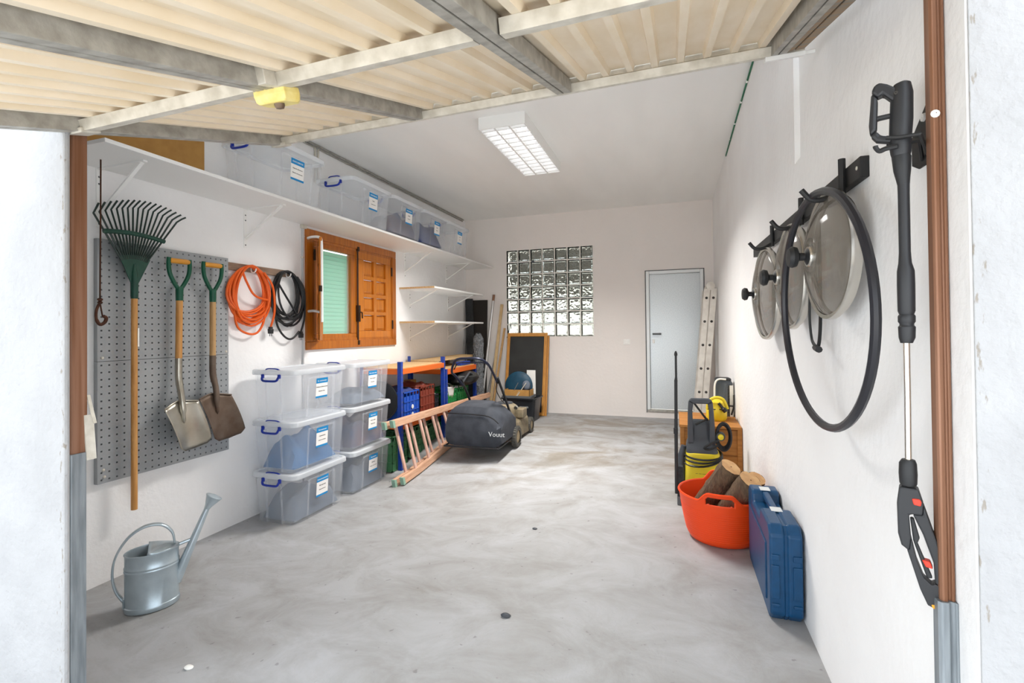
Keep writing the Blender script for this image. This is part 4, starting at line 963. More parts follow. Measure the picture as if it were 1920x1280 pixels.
t = T('grey_tray', 'shallow grey tray rim around the carton on the black tote', 'tray', (-2.05, 6.33, .31))
m = MB(); 
for a in ((-2.262, -1.848, 6.205, 6.222, .30, .345), (-2.262, -1.848, 6.455, 6.472, .30, .345), (-2.262, -2.245, 6.222, 6.455, .30, .345), (-1.865, -1.848, 6.222, 6.455, .30, .345)): m.box(*a)
m.build('rim', 'dark_gap', t, bevel=.003)
t = T('blue_hood', 'round dark blue disc with a pale lining standing in the carton', 'disc', (-2.08, 6.40, .42)); cS = Vector((-2.085, 6.42, .455))
m = MB(); m.lathe([(.001, .03), (.10, .028), (.18, .016), (.205, -.004), (.20, -.02), (.001, -.02)], 30, frame(cS, (1, 0, 0), (0, .12, 1))); m.build('disc', 'deep_blue', t, smooth=True)
m = MB(); m.lathe([(.001, .004), (.10, .003), (.115, -.01)], 24, frame((-2.07, 6.388, .395), (1, 0, 0), (0, .12, 1))); m.build('lining', 'cream_fabric', t, smooth=True)
o = MB().box(-1.98, -1.855, 6.475, 6.482, .30, .675).build('white_board_offcut', 'paper_white'); tag(o, 'upright white board offcut behind the blue disc', 'board')
t = T('grey_rag', 'crumpled grey rag hanging over the carton edge', 'rag', (-1.93, 6.30, .42)); bagf((-1.945, 6.33, .475), (.055, .05, .07), 4, 16, 9).build('rag', 'cloth_grey', t, smooth=True)
for k, (a, b, lab) in enumerate((((-2.07, 6.22, .31), (-1.93, 6.28, .52), 'grey metal rod sticking out of the carton, longest one'), ((-2.09, 6.235, .42), (-2.04, 6.26, .52), 'short dark rod crossing the long rod in the carton'), ((-2.075, 6.225, .315), (-2.02, 6.235, .41), 'thin pale stick in front of the carton'))):
    o = MB().tube([a, b], .006, 6).build('rod', ('galv_light', 'dark_gap', 'plank')[k], smooth=True); tag(o, lab, 'rod')

# ------------------------------------------------------------------ aluminium ladder
al = T('aluminium_ladder', 'folded aluminium ladder leaning upright beside the grey door', 'ladder', (.33, 6.5, 0))
def ap(k, z): return Vector((.235+.078*k+(z/1.76)*.150, 0, z))
for k in (0, 1):
    for yy in (6.33, 6.72):
        m = MB(); a, b = ap(k, .001), ap(k, 1.725-.0*k)
        m.loft([[Vector((p.x-.035, yy, p.z)), Vector((p.x+.035, yy, p.z)), Vector((p.x+.035, yy+.024, p.z)), Vector((p.x-.035, yy+.024, p.z))] for p in (a, b)]); r_ = m.build('rail', 'alu', al, bevel=.004)
        for i in range(6):
            z = .17+.288*i; p = ap(k, z)
            if yy < 6.5: MB().lathe([(.001, .0015), (.014, .0015), (.016, 0)], 12, frame((p.x, yy, p.z), (1, 0, 0), (0, 0, 1))).build('rung_end', 'alu_hole', r_)
    for i in range(6):
        z = .17+.288*i; p = ap(k, z); MB().tube([(p.x, 6.354, z), (p.x, 6.72, z)], .014, 8).build('rung', 'alu', al, smooth=True)
for yy in (6.325, 6.715):
    p = (ap(0, 1.73)+ap(1, 1.73))/2
    m = MB(); m.lathe([(.001, 0), (.05, 0), (.052, .006), (.052, .03), (.001, .034)], 18, frame((p.x, yy+.034, 1.755), (1, 0, 0), (0, 0, 1))); m.build('hinge', 'alu', al, smooth=True)

# ------------------------------------------------------------------ wooden chest and the machines by the right wall
wc = T('wooden_chest', 'low brown wooden chest against the right wall behind the pressure washer', 'chest', (.27, 4.55, 0))
cz = .445
for i in range(4): MB().box(.025, .498, 4.235+i*.1625, 4.235+(i+1)*.1625-.003, cz-.022, cz).build('top_plank', 'crate_wood', wc, bevel=.003)
for i in range(2): MB().box(.04, .49, 4.25, 4.268, .0+i*.21, .0+(i+1)*.21-.002).build('side_plank', 'crate_wood', wc, bevel=.003)
m = MB(); m.box(.035, .05, 4.25, 4.88, 0, .42); m.box(.48, .495, 4.25, 4.88, 0, .42); m.box(.04, .49, 4.865, 4.88, 0, .42); m.build('carcass', 'crate_wood', wc)
for x in (.03, .465): MB().box(x, x+.035, 4.238, 4.255, 0, cz-.022).build('stile', 'crate_wood', wc, bevel=.002)
# steam cleaner: yellow body
sv = T('handheld_vacuum', 'small yellow and black machine on the wooden chest', 'vacuum', (.33, 4.55, cz))
m = MB(); 
def ell(cx, cy, hx, hy, z): return [Vector((cx+hx*math.cos(k*2*PI/20), cy+hy*math.sin(k*2*PI/20), z)) for k in range(20)]
m.loft([ell(.335, 4.56, .075, .10, cz), ell(.335, 4.56, .085, .115, cz+.02), ell(.335, 4.56, .085, .115, cz+.11), ell(.33, 4.56, .07, .10, cz+.155), ell(.33, 4.565, .03, .05, cz+.175)]); m.build('body', 'washer_yellow', sv, smooth=True)
m = MB(); m.tube(smooth_path([(.255, 4.47, cz+.10), (.27, 4.46, cz+.17), (.32, 4.45, cz+.205), (.38, 4.45, cz+.19), (.415, 4.46, cz+.11)], 5), .013, 8); m.build('handle', 'washer_yellow', sv, smooth=True)
m = MB(); m.tube(smooth_path([(.345, 4.445, cz+.16), (.375, 4.44, cz+.12), (.40, 4.44, cz+.09)], 5), [.012]*6+[.02]*5, 8); m.build('grip', 'black_plastic', sv, smooth=True)
m = MB(); m.box(.26, .42, 4.448, 4.452, cz+.10, cz+.108); m.build('trim', 'black_plastic', sv)
bw = T('water_tank_machine', 'black machine with smoked tank and white shell behind the yellow one', 'machine', (.41, 4.78, cz))
m = MB(); m.loft([rrect(.075, .07, .03, z, 4, .415, 4.80) for z in (cz, cz+.30)]+[rrect(.06, .055, .025, cz+.325, 4, .41, 4.80)]); m.build('tank', 'smoke_tank', bw, smooth=True)
m = MB(); m.loft([rrect(.068, .06, .026, z, 4, .41, 4.80) for z in (cz+.302, cz+.335)]+[rrect(.05, .045, .02, cz+.345, 4, .41, 4.80)]); m.build('cap', 'black_plastic', bw, smooth=True)
m = MB(); m.tube(smooth_path([(.335, 4.72, cz+.01), (.333, 4.72, cz+.2), (.340, 4.72, cz+.30), (.37, 4.72, cz+.335), (.43, 4.72, cz+.335)], 5), .008, 8); m.build('white_trim', 'steamer_white', bw, smooth=True)
m = MB(); m.loft([rrect(.03, .07, .012, z, 4, .462, 4.80) for z in (cz, cz+.28)]); m.build('shell', 'steamer_white', bw, smooth=True)
m = MB(); m.tube(smooth_path([(.47, 4.71, cz+.02), (.49, 4.70, cz+.10), (.492, 4.70, cz+.20)], 4), .008, 6); m.tube([(.455, 4.705, cz+.10), (.495, 4.70, cz+.10)], .008, 6); m.build('hose_holder', 'black_plastic', bw, smooth=True)
# pressure washer
pw = T('pressure_washer', 'yellow and dark grey pressure washer with wrapped black cable behind the orange tub', 'pressure washer', (.19, 4.0, 0))
m = MB(); m.loft([rrect(hx, hy, .05, z, 5, .19, 4.03) for hx, hy, z in ((.115, .10, .02), (.13, .115, .05), (.125, .11, .20), (.12, .105, .285), (.105, .09, .30))]); m.build('body', 'washer_yellow', pw, smooth=True)
m = MB(); m.loft([rrect(hx, hy, .04, z, 5, cx, 4.03) for hx, hy, z, cx in ((.112, .098, .275, .185), (.115, .10, .30, .185), (.105, .09, .35, .18), (.085, .06, .40, .178), (.075, .04, .50, .178), (.07, .03, .53, .178))]); m.build('motor_cover', 'washer_grey', pw, smooth=True)
hf = [(.082, .36), (.086, .60), (.092, .685), (.112, .705), (.245, .705), (.265, .685), (.272, .60), (.285, .36)]; hi = [(.122, .50), (.120, .62), (.128, .665), (.230, .665), (.238, .62), (.240, .50)]
m = MB()
for a, b in (((0, 1, 2), (0, 1, 2)), ((2, 3, 4, 5), (2, 3)), ):
    pass
m.prism([hf[0], hf[1], hf[2], hi[2], hi[1], hi[0], (.128, .36)], (0, 3.945, 0), (1, 0, 0), (0, 0, 1), (0, .045, 0)); m.prism([hf[2], hf[3], hf[4], hf[5], hi[3], hi[2]], (0, 3.945, 0), (1, 0, 0), (0, 0, 1), (0, .045, 0)); m.prism([hf[5], hf[6], hf[7], (.236, .36), hi[5], hi[4], hi[3]], (0, 3.945, 0), (1, 0, 0), (0, 0, 1), (0, .045, 0))
m.build('carry_frame', 'washer_grey', pw, bevel=.008)
def loop_(r1, r2, z0, tilt, ph): return [Vector((.19+r1*math.cos(a), 4.02+r2*math.sin(a), z0+tilt*math.sin(a+ph))) for a in [i*2*PI/28 for i in range(28)]]
for k, (a, b, z0, tl_) in enumerate(((.14, .125, .275, .025), (.138, .128, .255, .03), (.142, .125, .235, .04))):
    MB().tube(loop_(a, b, z0, tl_, PI*.5*0+.3*k), .0075, 7, closed=True).build('cable_loop', 'black_rubber', pw, smooth=True)
m = MB()
for k in range(3): m.tube([Vector((.34+.052*math.cos(a)*(1-.08*k), 3.97+.012*k, .42+.105*math.sin(a)*(1-.1*k))) for a in [i*2*PI/26 for i in range(26)]], .009, 7, closed=True)
m.tube(smooth_path([(.30, 3.94, .36), (.24, 3.92, .33), (.20, 3.90, .345), (.30, 3.93, .40)], 6), .0085, 7); m.build('hose', 'black_rubber', pw, smooth=True)
MB().lathe([(.001, .02), (.02, .018), (.022, 0)], 16, frame((.318, 3.955, .42), (1, 0, 0), (0, 0, 1))).build('yellow_knob', 'washer_yellow', pw, smooth=True)
m = MB(); m.lathe([(.001, .012), (.032, .01), (.036, -.02)], 16, frame((.318, 3.965, .42), (1, 0, 0), (0, 0, 1))); m.build('knob_base', 'washer_grey', pw, smooth=True)
m = MB(); m.tube([(.13, 3.98, .67), (.23, 4.0, .53)], .008, 7); m.tube([(.14, 3.97, .50), (.23, 3.98, .55)], .008, 7); m.build('lance', 'black_plastic', pw, smooth=True)
m = MB(); m.tube([(.035, 4.0, .0), (.035, 4.0, .25), (.055, 4.0, .33)], [.03, .028, .02], 10); m.build('side_holder', 'washer_grey', pw, smooth=True)
for x in (.075, .30): MB().lathe([(.001, -.02), (.05, -.02), (.055, -.012), (.055, .012), (.05, .02), (.001, .02)], 18, frame((x, 4.13, .056), (0, 1, 0), (0, 0, 1))).build('wheel', 'black_plastic', pw, smooth=True)
text('lettering', '-- -- ---- A', .026, frame((.135, 3.9165, .135), (1, 0, 0), (0, 0, 1)), 'ink', pw, depth=.001)
# upright nozzle pole
np_ = T('floor_nozzle_pole', 'slim black telescopic pole with grey floor head beside the pressure washer', 'pole', (0, 3.6, 0))
MB().tube([(-.003, 3.60, .08), (-.001, 3.60, .60), (0, 3.60, .605), (.002, 3.60, .88)], [.0125, .0125, .0115, .0115], 10).build('lower_tube', 'black_plastic', np_, smooth=True)
MB().tube([(.002, 3.60, .87), (.004, 3.60, .90), (.004, 3.60, 1.05), (.004, 3.60, 1.055), (.004, 3.60, 1.07), (.004, 3.60, 1.085)], [.0125, .008, .008, .012, .011, .004], 10).build('upper_tube', 'black_plastic', np_, smooth=True)
MB().tube([(-.003, 3.60, .50), (-.003, 3.60, .54)], .0155, 10).build('collar', 'black_plastic', np_, smooth=True)
m = MB(); m.loft([rrect(.020, .025, .008, z, 3, .022, 3.62) for z in (.055, .10, .27)]); m.build('floor_head', 'felt_grey', np_, bevel=.004)
m = MB(); m.loft([rrect(.018, .022, .008, z, 3, .018, 3.61) for z in (.001, .06)]); m.build('foot', 'dark_gap', np_, bevel=.004)

# ------------------------------------------------------------------ orange tub with logs
tb = T('flexible_tub', 'bright orange flexible tub holding three logs', 'tub', (.25, 3.125, 0))
n_ = 160
def rim_z(a):
    b = 0
    for c_ in (-PI/2-.12, PI/2-.12):
        d = abs((a-c_+PI) % (2*PI)-PI)/.42; b = max(b, sm((1.25-d)/.7) if d < 1.25 else 0)
    return .268+.052*b
def tub_r(t): return .178+.066*t**.7
prof_t = [0, .04, .1]+[.1+.9*i/60 for i in range(1, 61)]
m = MB(); V = []
for a_i in range(n_):
    a = a_i*2*PI/n_; col = []
    for q in prof_t:
        z = rim_z(a)*q; r_ = tub_r(z/.31)-.02*max(0, 1-q/.05)
        col.append(m.bm.verts.new((.25+r_*math.cos(a), 3.125+r_*math.sin(a), .002+z)))
    V.append(col)
for i in range(n_):
    a = (i+.5)*2*PI/n_; b_, c_ = V[i], V[(i+1) % n_]
    for j in range(len(prof_t)-1):
        q = (prof_t[j]+prof_t[j+1])/2; hole = False
        for ca in (-PI/2-.12, PI/2-.12):
            d = abs((a-ca+PI) % (2*PI)-PI)
            hole = hole or (d/.32)**4+(abs(q-.875)/.068)**4 < 1
        if not hole: m.bm.faces.new((b_[j], c_[j], c_[j+1], b_[j+1]))
m.bm.faces.new([V[i][0] for i in range(n_)][::-1])
m.build('tub_wall', 'bucket_orange', tb, smooth=True, solid=.006)
m = MB(); m.tube([Vector((.25+(tub_r(rim_z(a)/.31)+.002)*math.cos(a), 3.125+(tub_r(rim_z(a)/.31)+.002)*math.sin(a), .002+rim_z(a))) for a in [i*2*PI/n_ for i in range(n_)]], .007, 6, closed=True); m.build('rim', 'bucket_orange', tb, smooth=True)
for k in range(14):
    z = .045+k*.0125
    m = MB(); m.tube([Vector((.25+(tub_r(z/.31)+.002)*math.cos(a), 3.125+(tub_r(z/.31)+.002)*math.sin(a), z)) for a in [i*2*PI/48 for i in range(48)]], .0025, 5, closed=True); m.build('groove_ring', 'bucket_orange', tb, smooth=True)
def log(label, b, tp, r, seed):
    rnd = random.Random(seed); b, tp = Vector(b), Vector(tp); t = T('log', label, 'log', b, group='logs in the orange tub'); ax = (tp-b).normalized(); u = ax.orthogonal().normalized(); v = ax.cross(u); L = (tp-b).length
    rad = [r*(1+rnd.uniform(-.05, .05)) for _ in range(22)]; rings = []
    for i in range(14):
        c_ = b+ax*L*i/13; rings.append([c_+(u*math.cos(k*2*PI/22)+v*math.sin(k*2*PI/22))*(rad[k]+rnd.uniform(-.004, .004)) for k in range(22)])
    m = MB(); m.loft(rings, caps=False); m.build('bark', 'bark', t, smooth=True)
    for q, s_ in ((tp, 1), (b, -1)):
        M = frame(q+ax*.001*s_, u, v*s_); m = MB()
        rr_ = [[M @ Vector((rad[k]*f*.985*math.cos(s_*k*2*PI/22) if True else 0, rad[k]*f*.985*math.sin(k*2*PI/22)*s_*s_ if s_ > 0 else -rad[k]*f*.985*math.sin(-k*2*PI/22), 0)) for k in range(22)] for f in (1, .72, .42, .06)]
        m.loft(rr_, caps=False); m.build('cut_end', 'log_end', t, smooth=True)
log('log in the orange tub leaning furthest left, nearest the pressure washer', (.125, 3.20, .11), (.300, 3.07, .435), .060, 1)
log('middle log in the orange tub with its cut end towards the camera', (.225, 3.10, .08), (.388, 2.955, .40), .062, 2)
log('shorter log behind the middle one in the orange tub beside the wall', (.355, 3.25, .08), (.435, 3.10, .372), .050, 3)

# ------------------------------------------------------------------ blue tool case
bc = T('tool_case', 'dark blue plastic tool case standing against the right wall', 'case', (.43, 2.58, 0))
def case_poly(y0, y1, h, r, ny=None):
    # outline in (y,z) with a handle recess in the top
    return [(y0+r, .0), (y1-r, .0), (y1, r), (y1, h-r), (y1-r, h), (2.78, h), (2.765, h-.02), (2.755, h-.055), (2.535, h-.055), (2.525, h-.02), (2.51, h), (y0+r, h), (y0, h-r), (y0, r)]
for nm, x0, x1 in (('shell_half', .367, .428), ('shell_half', .434, .494)):
    m = MB(); m.prism(case_poly(2.285, 2.90, .405, .035), (x0, 0, .002), (0, 1, 0), (0, 0, 1), (x1-x0, 0, 0)); m.build(nm, 'case_blue', bc, bevel=.012, seg=3)
MB().box(.42, .442, 2.29, 2.895, .02, .39).build('seam_core', 'case_blue', bc) if False else None
m = MB(); m.prism(case_poly(2.292, 2.893, .398, .03), (.425, 0, .002), (0, 1, 0), (0, 0, 1), (.012, 0, 0)); m.build('seam', 'case_blue', bc)
m = MB(); m.box(.416, .446, 2.515, 2.775, .375, .402); m.build('handle', 'case_blue', bc, bevel=.007)
for y in (2.50, 2.80): MB().box(.408, .455, y-.028, y+.028, .4045, .4085).build('latch', 'sticker', bc, bevel=.001)
for x0, x1 in ((.373, .405), (.455, .49)):
    for z0, z1 in ((.07, .085), (.105, .245), (.265, .29)): MB().box(x0, x1, 2.279, 2.29, z0, z1).build('rib_panel', 'case_blue', bc, bevel=.004)
MB().box(.361, .37, 2.36, 2.84, .06, .31).build('side_panel', 'case_blue', bc, bevel=.006)

# ------------------------------------------------------------------ hook rail with lids and hoop
hr = T('hook_rail', 'long black wall rail with hooks on the right wall holding the pot lids', 'hook rail', (XR, 2.5, 1.7))
MB().loft([[Vector((x, y, z+dz)) for x, dz in ((XR-.022, -.029), (XR, -.029), (XR, .029), (XR-.022, .029))] for y, z in ((1.535, 1.682), (3.40, 1.722))]).build('rail', 'black_metal', hr, bevel=.002)
MB().lathe([(.001, .002), (.005, .002), (.006, 0)], 10, frame((XR-.022, 1.56, 1.685), (0, 0, 1), (0, 1, 0))).build('screw', 'galv_light', hr)
def hook(y, z):
    m = MB(); m.tube([(XR-.03, y, z-.05), (XR-.03, y, z+.055)], .010, 8)
    m.tube(smooth_path([(XR-.032, y, z-.035), (XR-.075, y+.002, z-.058), (XR-.11, y+.004, z-.055), (XR-.135, y+.006, z-.025)], 5), .0085, 8); return m.build('hook', 'black_metal', hr, smooth=True)
for y, z in ((1.655, 1.688), (2.14, 1.697), (2.73, 1.708)): hook(y, z)
def tilted(c, xf, xn, r):   # frame for a disc whose far side is at x=xf, near side at x=xn, facing the room
    ux = Vector((xf-xn, 2*r, 0)).normalized(); return frame(c, ux, (0, 0, 1))   # local z points to +x; negate heights
def lid(label, yc, zc, r, xf, xn, k):
    c_ = Vector(((xf+xn)/2, yc, zc)); M = tilted(c_, xf, xn, r); t = T('pot_lid', label, 'lid', c_, group='glass pot lids on the hook rail')
    m = MB(); m.lathe([(.02, -.052), (r*.35, -.046), (r*.65, -.030), (r*.88, -.010), (r*.95, 0)], 40, M); m.build('glass', 'lid_glass', t, smooth=True, solid=.003)
    m = MB(); m.lathe([(r*.93, -.006), (r*.99, -.008), (r, 0), (r, .010), (r*.97, .012), (r*.94, .006)], 48, M); m.lathe([(r*.90, .010), (r*.93, .012), (r*.93, .024), (r*.90, .022)], 48, M); m.build('rim', 'lid_rim', t, smooth=True)
    m = MB(); m.lathe([(.022, -.050), (.026, -.056), (.012, -.064), (.012, -.078), (.030, -.086), (.033, -.098), (.026, -.108), (.001, -.110)], 20, M); m.build('knob', 'black_plastic', t, smooth=True)
    m = MB(); m.lathe([(.001, -.058), (.03, -.056), (.034, -.048)], 20, M); m.build('knob_base', 'lid_rim', t, smooth=True)
lid('glass pot lid nearest the camera, hanging behind the black hoop', 1.675, 1.462, .192, .428, .452, 0)
lid('middle glass pot lid of the three on the hook rail', 2.155, 1.447, .208, .430, .445, 1)
lid('farthest glass pot lid of the three on the hook rail', 2.75, 1.420, .236, .425, .459, 2)
c_ = Vector((.408, 1.648, 1.298)); ux = Vector((-.045, .72, 0)).normalized()
o = MB().tube([c_+ux*.357*math.cos(a)+Vector((-.01*math.sin(a), 0, .343*math.sin(a))) for a in [i*2*PI/64 for i in range(64)]], .0115, 8, closed=True).build('black_hoop', 'hoop_black', smooth=True)
tag(o, 'large black hoop hanging on the nearest hook of the rail', 'hoop')
m = MB(); m.tube(smooth_path([(XR-.04, 1.93, 1.62), (XR-.05, 1.93, 1.45), (XR-.055, 1.935, 1.30), (XR-.05, 1.94, 1.22), (XR-.05, 1.91, 1.19), (XR-.045, 1.87, 1.185), (XR-.04, 1.86, 1.30), (XR-.04, 1.86, 1.60)], 6), .008, 7, flat=.5)
t = T('hanging_strap', 'thin black strap hanging on the wall between the near and middle pot lids', 'strap', (XR-.04, 1.90, 1.18)); m.build('strap', 'black_rubber', t, smooth=True)
MB().tube([(XR-.05, 1.885, 1.178), (XR-.05, 1.845, 1.172)], .011, 8).build('strap_end', 'black_plastic', t, smooth=True)

# ------------------------------------------------------------------ spray lance on the right wall
PA = Vector((.443, 1.180, 0)); eU = Vector((.935, -.354, 0)); eT = Vector((.354, .935, 0)); UZ = Vector((0, 0, 1))
def G(u, v, d=0):     # photograph offsets of the lance profile turned into metres on its own plane
    k = Vector((PA.x, PA.y, 0)); return k+eU*((u-1697)*.00084)+UZ*(1.25+(607+30-v)*.00108*1.0)+eT*d
sg = T('spray_lance', 'black pressure washer spray gun with steel lance hanging on the right wall', 'spray gun', G(1700, 1150))
def gz_ring(u, v, r): return r*.00084
def gtube(prof, nm, mt, n=14):
    rings = []
    for u, v, hw in prof: rings.append([G(u, v)+eU*hw*.00084*math.cos(k*2*PI/n)+eT*hw*.00084*math.sin(k*2*PI/n) for k in range(n)])
    return MB().loft(rings).build(nm, mt, sg, smooth=True)
gtube([(1702, 178, 8), (1700, 182, 17), (1699, 200, 22), (1697, 250, 23), (1694, 290, 22), (1695, 312, 20), (1695, 318, 18)], 'gun_body', 'gun_black')
gtube([(1695, 316, 18), (1696, 320, 19), (1697, 345, 17), (1698, 360, 14), (1699, 372, 12)], 'coupling', 'black_plastic')
gtube([(1699, 368, 12), (1699, 390, 11.5), (1699, 500, 11.5), (1699, 520, 13), (1700, 535, 17), (1700, 560, 17.5), (1700, 610, 17), (1700, 617, 14)], 'lance_grip', 'gun_black')
gtube([(1700, 617, 15), (1700, 620, 17), (1700, 630, 17), (1700, 634, 14), (1700, 637, 14), (1700, 640, 17), (1700, 660, 16), (1699, 670, 12)], 'lance_nut', 'gun_black')
gtube([(1699, 668, 6.6), (1699, 780, 6.6), (1698, 895, 6.6)], 'steel_tube', 'chrome')
gtube([(1698, 888, 13), (1697, 895, 17), (1697, 915, 18), (1697, 932, 17), (1697, 936, 15)], 'lower_nut', 'black_plastic')
def gprism(poly, d0, d1, nm, mt, bevel=.004): return MB().prism([(u, v) for u, v in poly], G(0, 0, d0)-Vector((0, 0, 0)), eU*.00084, UZ*-.00108, eT*(d1-d0)).build(nm, mt, sg, bevel=bevel)
# upper trigger handle (closed loop on the left)
h = [(1690, 190), (1672, 178), (1656, 171), (1645, 176), (1640, 188), (1634, 250), (1636, 270), (1648, 283), (1680, 290), (1680, 278), (1656, 272), (1650, 262), (1653, 200), (1662, 195), (1680, 212), (1690, 218)]
gprism(h[:5]+[(1653, 200), (1662, 195), (1680, 212), (1690, 218)], -.013, .013, 'handle_top', 'gun_black', .006)
gprism([(1640, 188), (1634, 250), (1636, 270), (1650, 262), (1653, 200)], -.012, .012, 'handle_back', 'gun_black', .006)
gprism([(1636, 270), (1648, 283), (1682, 292), (1682, 279), (1656, 272), (1650, 262)], -.010, .010, 'handle_bottom', 'gun_black', .005)
gprism([(1640, 238), (1652, 233), (1678, 233), (1680, 241), (1652, 241), (1642, 248)], -.007, .007, 'trigger', 'black_plastic', .003)
MB().lathe([(.001, .001), (.0035, .001), (.004, 0)], 10, frame(G(1688, 201, -.0165), eU, UZ)).build('screw_hole', 'alu_hole', sg)
# lower gun: handle with opening
lo_ = [(1680, 938), (1715, 938), (1724, 965), (1740, 1010), (1762, 1065), (1765, 1110), (1752, 1130), (1743, 1150), (1728, 1146), (1715, 1120), (1692, 1052), (1682, 1046), (1676, 1025), (1675, 970)]
li_ = [(1697, 988), (1704, 986), (1722, 1020), (1740, 1068), (1742, 1100), (1736, 1108), (1722, 1098), (1710, 1070), (1700, 1030)]
gprism([(1680, 938), (1715, 938), (1724, 965), (1722, 985), (1704, 986), (1697, 988), (1700, 1030), (1697, 1052), (1692, 1052), (1682, 1046), (1676, 1025), (1675, 970)], -.015, .015, 'lower_body', 'gun_black', .005)
gprism([(1724, 965), (1740, 1010), (1762, 1065), (1765, 1112), (1742, 1104), (1740, 1068), (1722, 1020), (1704, 986), (1722, 985)], -.013, .013, 'lower_handle', 'gun_black', .005)
gprism([(1697, 1052), (1700, 1030), (1710, 1070), (1722, 1098), (1736, 1108), (1742, 1104), (1765, 1112), (1752, 1130), (1743, 1150), (1728, 1146), (1715, 1120), (1692, 1052)], -.013, .013, 'lower_guard', 'gun_black', .005)
gprism([(1699, 995), (1706, 995), (1716, 1030), (1712, 1040), (1738, 1098), (1728, 1100), (1704, 1036)], -.006, .006, 'lower_trigger', 'black_plastic', .002)
gprism([(1703, 956), (1717, 955), (1721, 960), (1719, 968), (1706, 967)], -.0175, .0175, 'red_switch', 'gun_red', .002)
gprism([(1719, 1067), (1734, 1068), (1739, 1080), (1726, 1079)], -.009, .009, 'red_catch', 'gun_red', .002)
gprism([(1733, 1142), (1742, 1141), (1743, 1150), (1736, 1149)], -.0135, .0135, 'orange_tip', 'gun_orange', .002)
# wall bracket carrying the gun
br = T('lance_bracket', 'black metal wall bracket holding the spray gun', 'bracket', (XR, 1.24, 1.6))
m = MB(); m.prism([(1.205, 1.72), (1.205, 1.585), (1.255, 1.585), (1.285, 1.60), (1.285, 1.66)], (XR-.004, 0, 0), (0, 1, 0), (0, 0, 1), (.004, 0, 0)); m.build('plate', 'black_metal', br, bevel=.001)
m = MB()
for d in (-.0235, .0235): m.tube([Vector((XR-.004, 1.225+ (d*.6), 1.600)), G(1730, 289, d), G(1690, 288, d), G(1668, 283, d*.9)], .004, 6)
m.tube(smooth_path([G(1690, 303, -.022), G(1668, 303, -.020), G(1655, 305, -.018), G(1648, 298, -.018), G(1647, 294, -.018)], 4), .005, 6); m.build('prongs', 'black_metal', br, smooth=True)
MB().lathe([(.001, .004), (.008, .004), (.009, 0)], 12, frame((XR-.004, 1.226, 1.685), (0, 0, 1), (0, 1, 0))).build('screw', 'white_metal', br, smooth=True)

# ------------------------------------------------------------------ watering can
WC = Vector((-2.625, 1.80, gz(-2.625, 1.80)+.004)); wr = Vector((.60, .80, 0)).normalized(); wb = Vector((-wr.y, wr.x, 0))
can = T('watering_can', 'galvanised metal watering can on the floor under the pegboard', 'watering can', WC)
def WP(a, b, z): return WC+wr*a+wb*b+Vector((0, 0, z))
def wring(ra, rb, z, n=40, off=0): return [WP(off+ra*math.cos(k*2*PI/n), rb*math.sin(k*2*PI/n), z) for k in range(n)]
prof = [(.116, 0), (.120, .006), (.120, .026), (.116, .03), (.1165, .20), (.1195, .204), (.1195, .209), (.1165, .213), (.1195, .219), (.1195, .224), (.1165, .228), (.1165, .285), (.1195, .289), (.119, .294)]
m = MB(); m.loft([wring(r, r*.74, z) for r, z in prof]+[wring(r-.003, r*.74-.003, z) for r, z in ((.119, .294), (.1165, .285), (.115, .02))]); m.build('body', 'can_steel', can, smooth=True)
m = MB(); rt = [WP(.1175*math.cos(a), .1175*.74*math.sin(a), .291+.055*max(0, math.cos(a)+.15)) for a in [i*2*PI/40 for i in range(40)]]
fr_ = [i for i in range(41)]
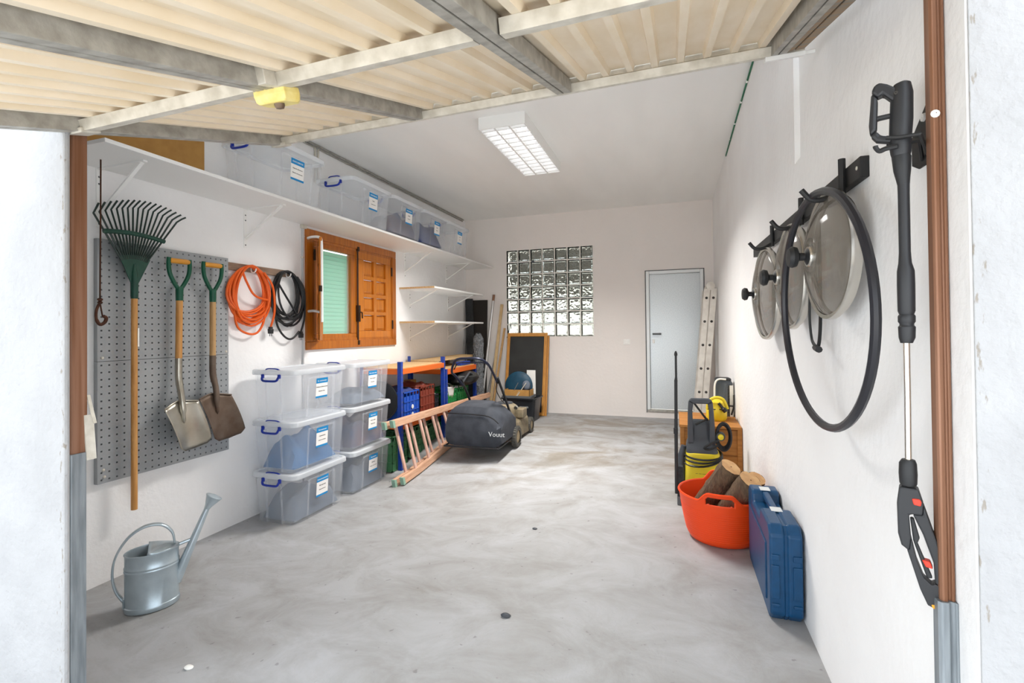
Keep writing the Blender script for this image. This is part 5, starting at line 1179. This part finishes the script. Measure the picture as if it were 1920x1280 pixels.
# half cover over the spout side, domed
def cov(u, v):
    a = -1.72+3.44*v; r_ = .1175; e = Vector((r_*math.cos(a), r_*.74*math.sin(a), 0)); c0 = Vector((r_*math.cos(1.72), r_*.74*math.sin(1.72)*(2*v-1), 0)); p = e.lerp(c0, u)
    return WP(p.x, p.y, .291+.012*math.sin(PI*u)+.002)
m.grid(cov, 8, 20); m.build('half_cover', 'can_steel', can, smooth=True, solid=.002)
m = MB(); m.loft([wring(.112, .081, .05)], caps=False) if False else m.bm.faces.new([m.bm.verts.new(p) for p in wring(.114, .083, .10)]); m.build('inside_bottom', 'can_inside', can)
def strip(pts, wd, nm, up):
    rings = []; P = smooth_path(pts, 6)
    for p in P: rings.append([p+wb*a*wd/2+Vector((0, 0, 0)) for a in (-1, 1)])
    m = MB(); m.loft(rings, caps=False, closed=False); return m.build(nm, 'can_steel', can, smooth=True, solid=.009)
strip([WP(-.118, 0, .055), WP(-.150, 0, .12), WP(-.163, 0, .20), WP(-.150, 0, .29), (WP(-.10, 0, .375)), WP(-.03, 0, .418), WP(.04, 0, .412), WP(.085, 0, .365), WP(.098, 0, .30)], .030, 'handle', None)
m = MB(); m.loft([wring(.006, .02, z, 8, -.118) for z in (.02, .07)]); m.build('handle_foot', 'can_steel', can)
s0, s1 = WP(.10, 0, .095), WP(.245, 0, .455)
MB().tube([s0, s0.lerp(s1, .5), s1], [.028, .020, .0135], 16).build('spout', 'can_steel', can, smooth=True)
ax = (s1-s0).normalized(); ax2 = (ax+Vector((0, 0, .15))+wr*.25).normalized(); u = ax2.orthogonal().normalized(); v = ax2.cross(u)
M = Matrix((u, v, ax2)).transposed().to_4x4(); M.translation = s1
m = MB(); m.lathe([(.0135, -.005), (.018, .012), (.040, .062), (.043, .066), (.041, .069), (.001, .078)], 24, M); m.build('rose', 'can_steel', can, smooth=True)
MB().tube([WP(.10, 0, .285), s0.lerp(s1, .58)], .009, 8).build('brace', 'can_steel', can, smooth=True)

# ------------------------------------------------------------------ pebbles on the floor
for k, (x, y, r_, lab) in enumerate(((-1.93, 1.47, .018, 'small white stone on the floor beside the left door track'), (-.72, 2.0, .02, 'dark pebble on the floor in the middle foreground'), (-.86, 2.95, .014, 'small dark pebble on the floor right of the centre'))):
    z = gz(x, y); m = MB(); m.lathe([(.001, 0), (r_*.8, .001), (r_, r_*.3), (r_*.6, r_*.62), (.001, r_*.7)], 10, Matrix.Translation((x, y, z)), sx=1.2, sy=.8)
    tag(m.build('pebble', ('paper_white', 'washer_grey', 'washer_grey')[k], smooth=True), lab, 'stone')
